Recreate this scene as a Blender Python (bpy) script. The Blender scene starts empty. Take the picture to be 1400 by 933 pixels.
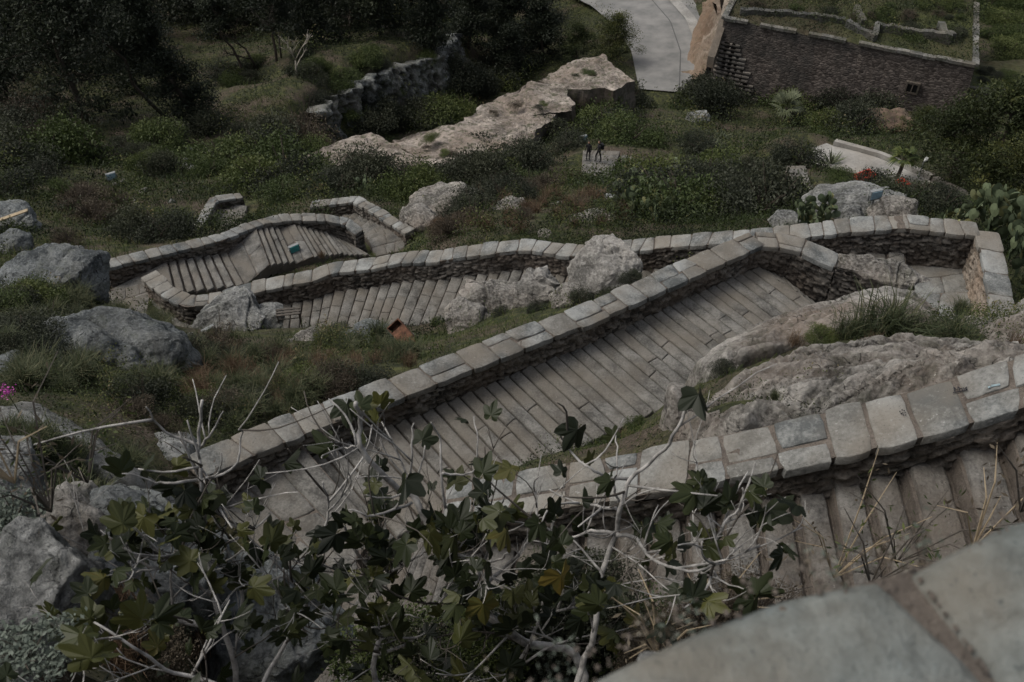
import bpy, math, random
import numpy as np
from mathutils import Vector, Matrix
from mathutils.bvhtree import BVHTree
from mathutils.kdtree import KDTree
random.seed(7); RNG = np.random.default_rng(11)
S = bpy.context.scene; COL = S.collection

# ------------------------------------------------------------------ camera
FPX = 1361.0; PIT = math.radians(47)
FW = np.array([0, math.cos(PIT), -math.sin(PIT)]); UP = np.array([0, math.sin(PIT), math.cos(PIT)]); RT = np.array([1., 0, 0])
def ray(px, py):
    return FW + RT * ((px - 700) / FPX) + UP * ((466.5 - py) / FPX)
def pz(px, py, z):                      # world point at elevation z
    r = ray(px, py); return r * (z / r[2])
def pd(px, py, d):                      # world point at distance d
    r = ray(px, py); return r / np.linalg.norm(r) * d
cam = bpy.data.cameras.new('camera'); co = bpy.data.objects.new('camera', cam); COL.objects.link(co)
cam.sensor_width = 36; cam.lens = 35; cam.clip_end = 5000; cam.clip_start = .05
co.rotation_euler = (math.radians(90) - PIT, 0, 0)
cam.dof.use_dof = True; cam.dof.focus_distance = 13; cam.dof.aperture_fstop = 5.0
S.camera = co

# ------------------------------------------------------------------ noise (vectorised)
def hsh(ix, iy, iz, seed=0):
    h = (ix.astype(np.int64) * 374761393 + iy.astype(np.int64) * 668265263 + iz.astype(np.int64) * 2147483647 + seed * 974711) & 0xffffffff
    h = ((h ^ (h >> 13)) * 1274126177) & 0xffffffff
    h = ((h ^ (h >> 16)) * 2246822519) & 0xffffffff
    return ((h ^ (h >> 15)) & 0xffffff) / float(0xffffff)
def vn(p, seed=0):
    i = np.floor(p).astype(np.int64); f = p - i; f = f * f * (3 - 2 * f); r = 0
    for dx in (0, 1):
        for dy in (0, 1):
            for dz in (0, 1):
                w = (f[:, 0] if dx else 1 - f[:, 0]) * (f[:, 1] if dy else 1 - f[:, 1]) * (f[:, 2] if dz else 1 - f[:, 2])
                r = r + w * hsh(i[:, 0] + dx, i[:, 1] + dy, i[:, 2] + dz, seed)
    return r * 2 - 1
def fbm(p, octv=4, seed=0, ridged=False):
    r = 0; a = 1; t = 0
    for o in range(octv):
        n = vn(p * (2.03 ** o) + 17.3 * o, seed + o)
        if ridged: n = 1 - 2 * np.abs(n)
        r = r + a * n; t += a; a *= .5
    return r / t
def vor2(x, y, seed=0):                 # F1, F2, cell random
    ix = np.floor(x).astype(np.int64); iy = np.floor(y).astype(np.int64)
    f1 = np.full(x.shape, 9.); f2 = np.full(x.shape, 9.); cr = np.zeros(x.shape)
    z0 = np.zeros_like(ix)
    for dx in (-1, 0, 1):
        for dy in (-1, 0, 1):
            cx = ix + dx; cy = iy + dy
            px = cx + .1 + .8 * hsh(cx, cy, z0, seed); py = cy + .15 + .7 * hsh(cx, cy, z0, seed + 5)
            d = np.hypot(x - px, y - py); m = d < f1
            f2 = np.where(m, f1, np.minimum(f2, d)); cr = np.where(m, hsh(cx, cy, z0, seed + 9), cr); f1 = np.where(m, d, f1)
    return f1, f2, cr

# ------------------------------------------------------------------ objects
def mesh(name, V, Fc, mat, tint=None, smooth=False):
    """V (n,3); Fc list of faces or (m,k) int array; tint per vertex or per face"""
    me = bpy.data.meshes.new(name)
    V = np.asarray(V, dtype=np.float32).reshape(-1, 3)
    if isinstance(Fc, np.ndarray):
        m, k = Fc.shape
        me.vertices.add(len(V)); me.vertices.foreach_set('co', V.ravel())
        me.loops.add(m * k); me.loops.foreach_set('vertex_index', Fc.ravel().astype(np.int32))
        me.polygons.add(m); me.polygons.foreach_set('loop_start', np.arange(0, m * k, k, dtype=np.int32))
        me.update(calc_edges=True)
    else:
        me.from_pydata(V.tolist(), [], Fc)
    if tint is not None:
        tint = np.asarray(tint, dtype=np.float32)
        dom = 'FACE' if len(tint) == len(me.polygons) else 'POINT'
        me.attributes.new('tint', 'FLOAT', dom).data.foreach_set('value', tint)
    if smooth: me.polygons.foreach_set('use_smooth', np.ones(len(me.polygons), dtype=bool))
    me.validate(); me.materials.append(mat)
    return me
def obj(name, me, parent=None, loc=None):
    o = bpy.data.objects.new(name, me); COL.objects.link(o)
    if parent is not None: o.parent = parent
    if loc is not None: o.location = loc
    return o
def tag(o, label=None, cat=None, group=None, kind=None):
    if label: o['label'] = label
    if cat: o['category'] = cat
    if group: o['group'] = group
    if kind: o['kind'] = kind
    return o
def empty(name, loc=(0, 0, 0), rz=0.):
    o = bpy.data.objects.new(name, None); COL.objects.link(o); o.location = loc; o.rotation_euler = (0, 0, rz); o.empty_display_size = .2
    return o
def copy_tree(o, parent=None):
    c = o.copy(); COL.objects.link(c)
    if parent is not None: c.parent = parent
    for ch in list(o.children): copy_tree(ch, c)
    return c
class MB:
    def __init__(s): s.v = []; s.f = []; s.t = []; s.n = 0
    def add(s, V, Fc, t=0.5):
        V = np.asarray(V, float).reshape(-1, 3); s.v.append(V)
        for f in Fc: s.f.append([i + s.n for i in f])
        s.t += [t] * len(Fc) if np.isscalar(t) else list(t); s.n += len(V)
    def build(s, name, mat, parent=None, smooth=False):
        me = mesh(name, np.concatenate(s.v), s.f, mat, np.array(s.t), smooth); return obj(name, me, parent)
    def box(s, c, size, rz=0, t=.5, tilt=0):
        V = np.array([[x, y, z] for x in (-.5, .5) for y in (-.5, .5) for z in (-.5, .5)]) * size
        if tilt: V = V @ np.array(Matrix.Rotation(tilt, 3, 'X')).T
        V = V @ np.array(Matrix.Rotation(rz, 3, 'Z')).T + np.array(c)
        s.add(V, [(0, 1, 3, 2), (4, 6, 7, 5), (0, 4, 5, 1), (2, 3, 7, 6), (0, 2, 6, 4), (1, 5, 7, 3)], t)
    def tube(s, pts, rad, k=6, t=.5):
        pts = [np.asarray(p, float) for p in pts]; n = len(pts)
        if np.isscalar(rad): rad = [rad] * n
        base = []; prev = np.array([.3, .2, .9])
        for i in range(n):
            d = pts[min(i + 1, n - 1)] - pts[max(i - 1, 0)]; d = d / (np.linalg.norm(d) + 1e-9)
            a = np.cross(d, prev); 
            if np.linalg.norm(a) < 1e-3: a = np.cross(d, [1, 0, 0])
            a /= np.linalg.norm(a); b = np.cross(d, a); prev = np.cross(a, d) * -1 if False else b * 0 + np.cross(a, d)
            for j in range(k):
                th = 2 * math.pi * j / k; base.append(pts[i] + rad[i] * (a * math.cos(th) + b * math.sin(th)))
        F_ = [(i * k + j, i * k + (j + 1) % k, (i + 1) * k + (j + 1) % k, (i + 1) * k + j) for i in range(n - 1) for j in range(k)]
        F_.append(tuple(range(k))[::-1]); F_.append(tuple((n - 1) * k + j for j in range(k)))
        s.add(base, F_, t)

# ------------------------------------------------------------------ materials
def nodes(name):
    m = bpy.data.materials.new(name); m.use_nodes = True; nt = m.node_tree
    b = nt.nodes['Principled BSDF']; b.inputs['Specular IOR Level'].default_value = .25
    return m, nt, b
class NT:
    def __init__(s, nt): s.nt = nt
    def n(s, t, **kw):
        x = s.nt.nodes.new(t)
        for k, v in kw.items():
            if k in x.inputs: x.inputs[k].default_value = v
            else: setattr(x, k, v)
        return x
    def l(s, a, b): s.nt.links.new(a, b)
    def noise(s, vec, scale, detail=4, rough=.55, typ='FBM'):
        x = s.n('ShaderNodeTexNoise'); x.noise_type = typ
        x.inputs['Scale'].default_value = scale; x.inputs['Detail'].default_value = detail; x.inputs['Roughness'].default_value = rough
        s.l(vec, x.inputs['Vector']); return x.outputs['Fac']
    def ramp(s, fac, stops, interp='LINEAR'):
        x = s.n('ShaderNodeValToRGB'); e = x.color_ramp.elements; x.color_ramp.interpolation = interp
        while len(e) < len(stops): e.new(.5)
        for i, (p, c) in enumerate(stops): e[i].position = p; e[i].color = (*c, 1) if len(c) == 3 else c
        s.l(fac, x.inputs['Fac']); return x.outputs['Color']
    def mix(s, fac, a, b, blend='MIX'):
        x = s.n('ShaderNodeMix', data_type='RGBA', blend_type=blend)
        if isinstance(fac, (int, float)): x.inputs[0].default_value = fac
        else: s.l(fac, x.inputs[0])
        for i, v in ((6, a), (7, b)):
            if isinstance(v, tuple): x.inputs[i].default_value = (*v, 1)
            else: s.l(v, x.inputs[i])
        return x.outputs[2]
    def math(s, op, a, b=0., c=None):
        x = s.n('ShaderNodeMath', operation=op)
        for i, v in ((0, a), (1, b)):
            if isinstance(v, (int, float)): x.inputs[i].default_value = v
            else: s.l(v, x.inputs[i])
        return x.outputs[0]
    def bump(s, h, strength, dist, bsdf, prev=None):
        x = s.n('ShaderNodeBump'); x.inputs['Strength'].default_value = strength; x.inputs['Distance'].default_value = dist
        s.l(h, x.inputs['Height'])
        if prev is not None: s.l(prev, x.inputs['Normal'])
        if bsdf is not None: s.l(x.outputs[0], bsdf.inputs['Normal'])
        return x.outputs[0]
g = lambda v: (v, v, v)
def stone_mat(name, dark, light, warm, mossy=0., tintamt=.6, blotch=1.6, spots=.5, bump=.5, fine=22, dirt=None, edge=False, crack=0):
    m, nt, b = nodes(name); N = NT(nt); tc = N.n('ShaderNodeTexCoord').outputs['Object']
    n1 = N.noise(tc, blotch, 5, .6); n2 = N.noise(tc, fine, 6, .65); n3 = N.noise(tc, blotch * .45, 3, .5)
    at = N.n('ShaderNodeAttribute', attribute_name='tint').outputs['Fac']
    f = N.math('ADD', N.math('MULTIPLY', at, tintamt), N.math('MULTIPLY', N.math('SUBTRACT', n1, .5), 1.7)); f = N.math('ADD', f, .5 - tintamt * .5)
    f = N.math('ADD', f, N.math('MULTIPLY', N.math('SUBTRACT', n2, .5), 1.1))
    c = N.ramp(f, [(.22, dark), (.78, light)])
    c = N.mix(N.ramp(n3, [(.42, g(0)), (.68, g(.75))]), c, warm)
    at2 = N.math('FRACT', N.math('MULTIPLY', at, 7.31))
    c = N.mix(N.ramp(at2, [(.6, g(0)), (.95, g(.55))]), c, warm)
    if spots:
        v = N.noise(tc, fine * .8, 3, .7); sp = N.ramp(v, [(.62, g(0)), (.70, g(spots))]); msk = N.ramp(N.noise(tc, blotch * 1.3, 2), [(.45, g(0)), (.6, g(1))])
        c = N.mix(N.math('MULTIPLY', sp, msk), c, tuple(min(1, x * 1.45 + .03) for x in light))
        v2 = N.noise(tc, fine * 1.7, 3, .8); c = N.mix(N.ramp(v2, [(.30, g(.7)), (.40, g(0))]), c, tuple(x * .45 for x in dark))
    if dirt:
        dn = N.ramp(N.noise(tc, 1.1, 5, .7), [(.5, g(0)), (.66, g(.8))]); c = N.mix(dn, c, dirt)
    if mossy:
        ge = N.n('ShaderNodeNewGeometry'); mn = N.ramp(N.noise(tc, 2.3, 6, .7), [(.50, g(0)), (.62, g(mossy))])
        c = N.mix(mn, c, (.035, .042, .018))
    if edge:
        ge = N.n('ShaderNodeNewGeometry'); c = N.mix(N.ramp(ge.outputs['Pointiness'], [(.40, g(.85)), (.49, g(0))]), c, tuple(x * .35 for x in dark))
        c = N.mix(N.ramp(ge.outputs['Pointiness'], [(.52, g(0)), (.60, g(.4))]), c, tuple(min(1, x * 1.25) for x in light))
    N.l(c, b.inputs['Base Color']); b.inputs['Roughness'].default_value = .92
    if crack:
        wv = N.n('ShaderNodeVectorMath', operation='ADD'); nz = N.n('ShaderNodeTexNoise'); nz.inputs['Scale'].default_value = 1.7; nz.inputs['Detail'].default_value = 5; N.l(tc, nz.inputs['Vector'])
        N.l(tc, wv.inputs[0]); N.l(nz.outputs['Color'], wv.inputs[1]); mpp = N.n('ShaderNodeMapping'); mpp.inputs['Scale'].default_value = (1, 1.2, 2.6); mpp.inputs['Rotation'].default_value = (.3, .25, .4); N.l(wv.outputs[0], mpp.inputs[0])
        vv = N.n('ShaderNodeTexVoronoi', feature='DISTANCE_TO_EDGE'); vv.inputs['Scale'].default_value = crack; N.l(mpp.outputs[0], vv.inputs['Vector'])
        cm = N.math('MULTIPLY', N.ramp(vv.outputs['Distance'], [(0, g(.9)), (.022, g(0))]), N.ramp(N.noise(tc, 1.3, 2), [(.48, g(0)), (.6, g(1))])); c = N.mix(cm, c, tuple(x * .3 for x in dark)); N.l(c, b.inputs['Base Color'])
        rd = N.noise(tc, blotch * 2.2, 8, .7, 'RIDGED_MULTIFRACTAL'); p0 = N.bump(cm, 1, -.06, None); p = N.bump(N.noise(tc, blotch * 2.5, 8, .72), 1, .22, None, p0)
    else: p = N.bump(N.noise(tc, blotch * 3, 6, .65), bump, .07, None)
    N.bump(n2, bump, .03 if crack else .018, b, p)
    return m
def leaf_mat(name, cols, rough=.6, transl=.25, objvar=.3):
    m, nt, b = nodes(name); N = NT(nt)
    at = N.n('ShaderNodeAttribute', attribute_name='tint').outputs['Fac']
    oi = N.n('ShaderNodeObjectInfo').outputs['Random']
    f = N.math('ADD', N.math('MULTIPLY', at, 1 - objvar), N.math('MULTIPLY', oi, objvar))
    c = N.ramp(f, cols)
    N.l(c, b.inputs['Base Color']); b.inputs['Roughness'].default_value = rough
    if transl:
        t = N.n('ShaderNodeBsdfTranslucent'); N.l(c, t.inputs['Color']); mx = N.n('ShaderNodeMixShader'); mx.inputs[0].default_value = transl
        N.l(b.outputs[0], mx.inputs[1]); N.l(t.outputs[0], mx.inputs[2]); N.l(mx.outputs[0], nt.nodes['Material Output'].inputs['Surface'])
    return m
def plain(name, col, rough=.6, metal=0., var=.25, scale=14):
    m, nt, b = nodes(name); N = NT(nt); tc = N.n('ShaderNodeTexCoord').outputs['Object']
    n = N.noise(tc, scale, 4, .6); c = N.ramp(n, [(.3, tuple(x * (1 - var) for x in col)), (.7, tuple(min(1, x * (1 + var)) for x in col))])
    N.l(c, b.inputs['Base Color']); b.inputs['Roughness'].default_value = rough; b.inputs['Metallic'].default_value = metal
    return m
M = {}
M['cap'] = stone_mat('coping_stone', (.08, .085, .084), (.245, .25, .24), (.165, .145, .118), tintamt=.5, blotch=2.2, spots=.5, bump=.5)
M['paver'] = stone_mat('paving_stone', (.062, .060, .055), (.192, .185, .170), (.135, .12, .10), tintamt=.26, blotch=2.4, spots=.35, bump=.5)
M['paver_dark'] = stone_mat('shade_toned_paving', (.055, .053, .050), (.175, .168, .156), (.115, .098, .08), tintamt=.4, blotch=3.2, spots=.5, bump=.7)  # same paving stone, darkened in colour for the shade on the near flight
M['mortar'] = stone_mat('mortar', (.07, .060, .052), (.165, .142, .122), (.13, .108, .088), tintamt=0, blotch=4, spots=.3, bump=.9, fine=40)
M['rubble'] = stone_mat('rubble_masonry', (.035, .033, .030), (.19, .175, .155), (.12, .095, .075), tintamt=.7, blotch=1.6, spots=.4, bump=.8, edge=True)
M['trim'] = stone_mat('grey_trim', (.07, .07, .066), (.21, .205, .19), (.13, .115, .09), mossy=.6, tintamt=.5, blotch=.8, spots=.6, bump=.8, fine=5)
M['rubble_light'] = stone_mat('pale_rubble', (.09, .075, .06), (.27, .235, .195), (.26, .20, .15), tintamt=.7, blotch=1.6, spots=.4, bump=.8, edge=True)
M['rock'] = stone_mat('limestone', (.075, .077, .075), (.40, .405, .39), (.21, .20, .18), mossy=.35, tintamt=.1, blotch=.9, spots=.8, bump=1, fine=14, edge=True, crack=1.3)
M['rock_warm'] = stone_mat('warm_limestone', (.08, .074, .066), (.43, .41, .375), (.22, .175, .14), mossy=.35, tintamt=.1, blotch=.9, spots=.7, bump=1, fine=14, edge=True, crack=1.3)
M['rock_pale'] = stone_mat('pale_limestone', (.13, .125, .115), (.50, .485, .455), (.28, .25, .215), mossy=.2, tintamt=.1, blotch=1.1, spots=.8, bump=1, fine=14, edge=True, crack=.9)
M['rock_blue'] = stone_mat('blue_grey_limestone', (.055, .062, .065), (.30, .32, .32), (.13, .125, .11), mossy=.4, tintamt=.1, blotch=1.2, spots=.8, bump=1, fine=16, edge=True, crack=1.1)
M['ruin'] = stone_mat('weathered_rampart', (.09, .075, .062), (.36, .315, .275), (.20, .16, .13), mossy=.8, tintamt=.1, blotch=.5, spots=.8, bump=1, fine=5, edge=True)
M['bark'] = plain('bark', (.055, .045, .035), .9, 0, .4, 9)
M['fig_bark'] = plain('pale_fig_bark', (.27, .26, .245), .85, 0, .6, 16)
M['fig_wood'] = plain('dark_fig_bark', (.075, .066, .056), .85, 0, .4, 7)  # darker bark tone, used for random twigs and other thin wood
M['deadwood'] = plain('bare_wood', (.30, .27, .23), .8, 0, .2, 9)
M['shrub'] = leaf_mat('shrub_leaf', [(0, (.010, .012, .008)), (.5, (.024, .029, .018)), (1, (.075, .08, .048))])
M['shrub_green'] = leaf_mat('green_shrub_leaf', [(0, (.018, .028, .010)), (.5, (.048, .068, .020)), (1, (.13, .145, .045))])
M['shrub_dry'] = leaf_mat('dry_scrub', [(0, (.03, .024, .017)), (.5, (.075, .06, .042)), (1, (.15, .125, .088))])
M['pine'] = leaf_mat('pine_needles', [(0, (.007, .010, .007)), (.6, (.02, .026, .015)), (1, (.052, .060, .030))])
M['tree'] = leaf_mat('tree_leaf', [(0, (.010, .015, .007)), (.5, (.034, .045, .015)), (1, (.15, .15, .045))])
M['grass'] = leaf_mat('grass_blade', [(0, (.014, .022, .007)), (.42, (.042, .066, .014)), (.7, (.09, .098, .032)), (1, (.20, .16, .10))], objvar=0)
M['tussock'] = leaf_mat('tussock_blade', [(0, (.025, .034, .016)), (.6, (.06, .075, .035)), (1, (.15, .14, .08))], objvar=.15)
M['drygrass'] = leaf_mat('dry_grass_blade', [(0, (.045, .028, .018)), (.6, (.12, .078, .048)), (1, (.24, .18, .12))], objvar=.2)
M['cover'] = leaf_mat('undergrowth_leaf', [(0, (.009, .013, .005)), (.4, (.030, .044, .013)), (.75, (.082, .095, .026)), (1, (.17, .13, .07))], objvar=0)
M['fig_leaf'] = leaf_mat('fig_leaf', [(0, (.007, .010, .005)), (.5, (.022, .029, .010)), (.86, (.065, .066, .018)), (.93, (.13, .095, .022)), (1, (.17, .085, .02))], objvar=0, transl=.2, rough=.5)
M['pear'] = leaf_mat('cactus_pad', [(0, (.045, .062, .035)), (.7, (.11, .135, .075)), (1, (.24, .22, .09))], objvar=.1, transl=0)
M['agave'] = leaf_mat('agave_blade', [(0, (.035, .046, .026)), (1, (.14, .155, .09))], transl=.1)
M['silver'] = leaf_mat('silvery_leaf', [(0, (.06, .075, .06)), (1, (.19, .22, .18))])
M['white_paint'] = plain('pale_enamel', (.55, .56, .55), .5); M['lamp_grey'] = plain('grey_enamel', (.20, .21, .21), .5); M['glass'] = plain('lamp_glass', (.22, .32, .38), .2, 0, .2)
M['metal'] = plain('galvanised_metal', (.22, .23, .23), .5, .6); M['rust'] = plain('rusty_steel', (.10, .048, .03), .9, 0, .85, 6)
M['dark_cloth'] = plain('dark_clothing', (.015, .015, .017), .9); M['skin'] = plain('skin', (.35, .2, .14), .6); M['hair'] = plain('hair', (.02, .014, .01), .6)
M['red'] = plain('red_plastic', (.42, .055, .03), .5); M['teal'] = plain('teal_plastic', (.04, .22, .22), .4); M['pink'] = plain('pink_petal', (.45, .08, .35), .6)
M['wood'] = plain('weathered_plank', (.30, .24, .16), .8); M['petal'] = plain('pale_petal', (.26, .24, .20), .7); M['yellow'] = plain('yellow_leaf', (.45, .26, .04), .7)

# ------------------------------------------------------------------ stair layout (pixel, pixel, elevation) -> world
def P3(l): return [pz(*p) for p in l]
WA = P3([(1700, 425, -6.4), (1400, 521, -7.6), (1250, 566, -8.15), (1100, 602, -8.65), (850, 652, -9.5), (605, 693, -10.3)])
WB = P3([(268, 638, -13.15), (400, 582, -13.7), (560, 523, -14.2), (700, 467, -14.75), (800, 430, -15.2), (960, 358, -15.9), (1035, 326, -16.2)])
WB2 = P3([(1035, 326, -16.2), (1085, 330, -16.3), (1145, 356, -16.5), (1250, 392, -16.9)])
WC = P3([(1338, 313, -17.0), (1235, 303, -16.95), (1170, 307, -17.2), (1080, 318, -17.6), (1000, 324, -18.0), (920, 330, -18.6), (860, 336, -19.1), (795, 344, -19.5), (720, 334, -20.0), (655, 341, -20.4), (600, 350, -20.9), (550, 352, -21.3), (505, 361, -21.7), (455, 366, -22.1), (425, 378, -22.35), (380, 385, -22.6), (340, 394, -22.8), (300, 408, -22.95), (258, 412, -23.0), (228, 398, -23.1), (203, 374, -23.2)])
WR = P3([(1349, 316, -17.0), (1358, 350, -17.0), (1368, 400, -17.0), (1374, 436, -17.0)])
WD = P3([(140, 362, -23.3), (220, 343, -23.8), (300, 325, -24.4), (345, 307, -25.0), (375, 299, -25.4), (400, 297, -25.6), (445, 297, -25.9), (475, 303, -26.2), (491, 318, -26.4)])
WE = P3([(425, 279, -28.3), (487, 272, -27.8), (520, 291, -27.3), (560, 317, -26.8)])
WF = P3([(260, 328, -30.4), (276, 299, -31.2), (291, 272, -32.0), (330, 267, -32.4)])
def xy(a): return np.array([a[0], a[1]])
def resample(P, ds):
    P = np.array(P); d = np.r_[0, np.cumsum(np.linalg.norm(np.diff(P[:, :2], axis=0), axis=1))]
    n = max(2, int(d[-1] / ds) + 1); s = np.linspace(0, d[-1], n)
    return s, np.stack([np.interp(s, d, P[:, k]) for k in range(3)], 1)
def normals(P):
    t = np.gradient(P[:, :2], axis=0); t /= np.linalg.norm(t, axis=1)[:, None] + 1e-9
    k = np.array([1, 2, 3, 2, 1]) / 9.
    if len(P) > 8:
        tp = np.pad(t, ((2, 2), (0, 0)), mode='edge'); t = np.stack([np.convolve(tp[:, i], k, 'valid') for i in range(2)], 1)
        t /= np.linalg.norm(t, axis=1)[:, None]
    return np.stack([-t[:, 1], t[:, 0], np.zeros(len(P))], 1)

def stone(mb, q, th, tint, bev=.011, rough=.012, gap=.012, seed=0, sq=1.):
    """one worn stone: q = 4 top corners in order, th = thickness below"""
    q = [np.asarray(c, float) for c in q]; cen = sum(q) / 4
    Lu = (np.linalg.norm(q[1] - q[0]) + np.linalg.norm(q[2] - q[3])) / 2; Lv = (np.linalg.norm(q[3] - q[0]) + np.linalg.norm(q[2] - q[1])) / 2
    def grid(L):
        a = min(.3, bev / L); n = max(2, min(6, int(L / .12))); inner = np.linspace(a, 1 - a, n + 1); return np.r_[0, a * .35, inner, 1 - a * .35, 1]
    gu = grid(Lu); gv = grid(Lv); U_, V_ = np.meshgrid(gu, gv, indexing='ij'); u = U_.ravel(); v = V_.ravel()
    gx = gap / Lu; gy = gap / Lv; uu = gx + u * (1 - 2 * gx); vv = gy + v * (1 - 2 * gy)
    # corner rounding
    cu = np.abs(u * 2 - 1); cv = np.abs(v * 2 - 1); k = np.maximum(0, cu + cv - 1.55) * (.14 if sq == 1 else .03)
    uu = .5 + (uu - .5) * (1 - k); vv = .5 + (vv - .5) * (1 - k)
    p = (q[0][None] * ((1 - uu) * (1 - vv))[:, None] + q[1][None] * (uu * (1 - vv))[:, None] + q[2][None] * (uu * vv)[:, None] + q[3][None] * ((1 - uu) * vv)[:, None])
    d = np.minimum(np.minimum(u, 1 - u) * Lu, np.minimum(v, 1 - v) * Lv * sq)
    edge = np.clip(1 - d / bev, 0, 1)
    p[:, 2] -= bev * .8 * edge ** 2
    p[:, 2] += rough * fbm(p * 5 + seed, 3, 3) * 1.6
    jit = fbm(p * 9 + 31 + seed, 2, 8) * .014; jit2 = fbm(p * 9 + 77 + seed, 2, 9) * .014
    e1 = (d < bev * .5); p[:, 0] += jit * e1; p[:, 1] += jit2 * e1
    nu, nv = len(gu), len(gv); F_ = [(i * nv + j, (i + 1) * nv + j, (i + 1) * nv + j + 1, i * nv + j + 1) for i in range(nu - 1) for j in range(nv - 1)]
    ring = [i * nv for i in range(nu)] + [(nu - 1) * nv + j for j in range(1, nv)] + [i * nv + nv - 1 for i in range(nu - 2, -1, -1)] + [j for j in range(nv - 2, 0, -1)]
    b0 = len(p); low = p[ring].copy(); low[:, 2] -= th; p = np.r_[p, low]; n = len(ring)
    F_ += [(ring[i], b0 + i, b0 + (i + 1) % n, ring[(i + 1) % n]) for i in range(n)]
    # orientation
    a = p[F_[0][1]] - p[F_[0][0]]; b = p[F_[0][3]] - p[F_[0][0]]
    if np.cross(a, b)[2] < 0: F_ = [f[::-1] for f in F_]
    mb.add(p, F_, tint)

def coping(P, w, parent, th=.13, mat='cap', lmin=.42, lmax=.85, split=.45, seed=0, gap=.010, mdz=.018):
    rnd = random.Random(seed); s, Q = resample(P, .05); nrm = normals(Q); mb = MB(); mo = MB(); pos = 0; L = s[-1]
    def at(t, o):
        t = min(max(t, 0), L); return np.array([np.interp(t, s, Q[:, k]) + np.interp(t, s, nrm[:, k]) * o for k in range(3)])
    h = w / 2; prev = (0, 0)
    while pos < L - .1:
        l = rnd.uniform(lmin, lmax); 
        if L - pos - l < .3: l = L - pos
        j0, j1 = prev, (rnd.uniform(-.06, .06), rnd.uniform(-.06, .06)) if pos + l < L - .01 else (0, 0); prev = j1
        a, b = pos, pos + l; z = rnd.uniform(-.008, .010)
        def pt(t, o): p = at(t, o); p[2] += z; return p
        e = [rnd.uniform(-.03, .03) for _ in range(2)]
        if rnd.random() < split:
            m = rnd.uniform(-.12, .12)
            for (o0, o1, da) in ((-h + e[0], m, 0), (m, h + e[1], 0)):
                z = rnd.uniform(-.008, .010); sh = rnd.uniform(-.07, .07)
                stone(mb, [pt(a + j0[0], o0), pt(b + j1[0], o0), pt(b + j1[1], o1), pt(a + j0[1], o1)], th, rnd.random(), seed=rnd.random() * 50, gap=gap * (.6 + .8 * rnd.random()))
        else:
            stone(mb, [pt(a + j0[0], -h + e[0]), pt(b + j1[0], -h + e[0]), pt(b + j1[1], h + e[1]), pt(a + j0[1], h + e[1])], th, rnd.random(), seed=rnd.random() * 50, gap=gap * (.6 + .8 * rnd.random()))
        pos += l
    n = len(Q); V = []
    for o, dz in ((-h + .05, -th), (-h + .04, -mdz), (h - .04, -mdz), (h - .05, -th)):
        V.append(Q + nrm * o + np.array([0, 0, dz]))
    V = np.concatenate(V); F_ = [(k * n + i, k * n + i + 1, (k + 1) * n + i + 1, (k + 1) * n + i) for k in range(3) for i in range(n - 1)]
    c = mb.build('coping', M[mat], parent, True); mo.add(V, F_); mo.build('mortar_bed', M['mortar'], c)
    return c
def masonry(P, w, parent, hf, hb, mat='rubble', seed=0, zoff=-.12, cell=(.21, .072), res=.036, amp=.06, ends=True):
    """rubble faces: right side (offset -w/2) goes down hf, left side (+w/2) down hb. hf, hb scalars"""
    s, Q = resample(P, res); nrm = normals(Q); tan = np.stack([nrm[:, 1], -nrm[:, 0], nrm[:, 2] * 0], 1); VV = []; FF = []; TT = []; base = 0
    def panel(A, B0, nn, hgt, sc, sd):                 # A: top pts (n,3), nn normals (n,3), sc arclength
        nonlocal base
        m = max(2, int(hgt / res)); H = np.linspace(0, hgt, m + 1); n = len(A)
        ss = np.repeat(sc[:, None], m + 1, 1); hh = np.repeat(H[None], n, 0)
        wob = fbm(np.stack([ss.ravel() * 2, hh.ravel() * 4, ss.ravel() * 0 + sd], 1), 2, 4).reshape(ss.shape)
        row = hh / cell[1] + wob * .5; rr = np.floor(row); 
        f1, f2, cr = vor2(ss / cell[0] + wob * .35, row, sd)
        d = amp * (np.clip((f2 - f1) * 4.5, 0, 1) ** .7 - .7) + amp * .9 * (cr - .5)
        d += .03 * fbm(np.stack([ss.ravel() * 11, hh.ravel() * 14, ss.ravel() * 0], 1), 2, 9).reshape(ss.shape)
        X = A[:, None, :] + nn[:, None, :] * d[..., None]; X[..., 2] -= hh
        idx = base + np.arange(n * (m + 1)).reshape(n, m + 1)
        FF.append(np.stack([idx[:-1, :-1], idx[:-1, 1:], idx[1:, 1:], idx[1:, :-1]], -1).reshape(-1, 4))
        VV.append(X.reshape(-1, 3)); TT.append(cr.ravel()); base += n * (m + 1)
    Z = np.array([0, 0, zoff]); h = w / 2
    panel(Q - nrm * h + Z, None, -nrm, hf, s, seed); panel((Q + nrm * h + Z)[::-1], None, nrm[::-1], hb, s, seed + 50)
    if ends:
        for e, sg in ((0, -1), (-1, 1)):
            k = max(3, int(w / res)); t = np.linspace(-h, h, k + 1) * sg; A = Q[e] + nrm[e][None] * t[:, None] + Z
            panel(A, None, np.repeat((tan[e] * sg * 1.)[None], k + 1, 0), max(hf, hb), t + 3, seed + 80 + e)
    me = mesh('masonry', np.concatenate(VV), np.concatenate(FF), M[mat], np.concatenate(TT), False)
    return obj('masonry', me, parent)

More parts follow.
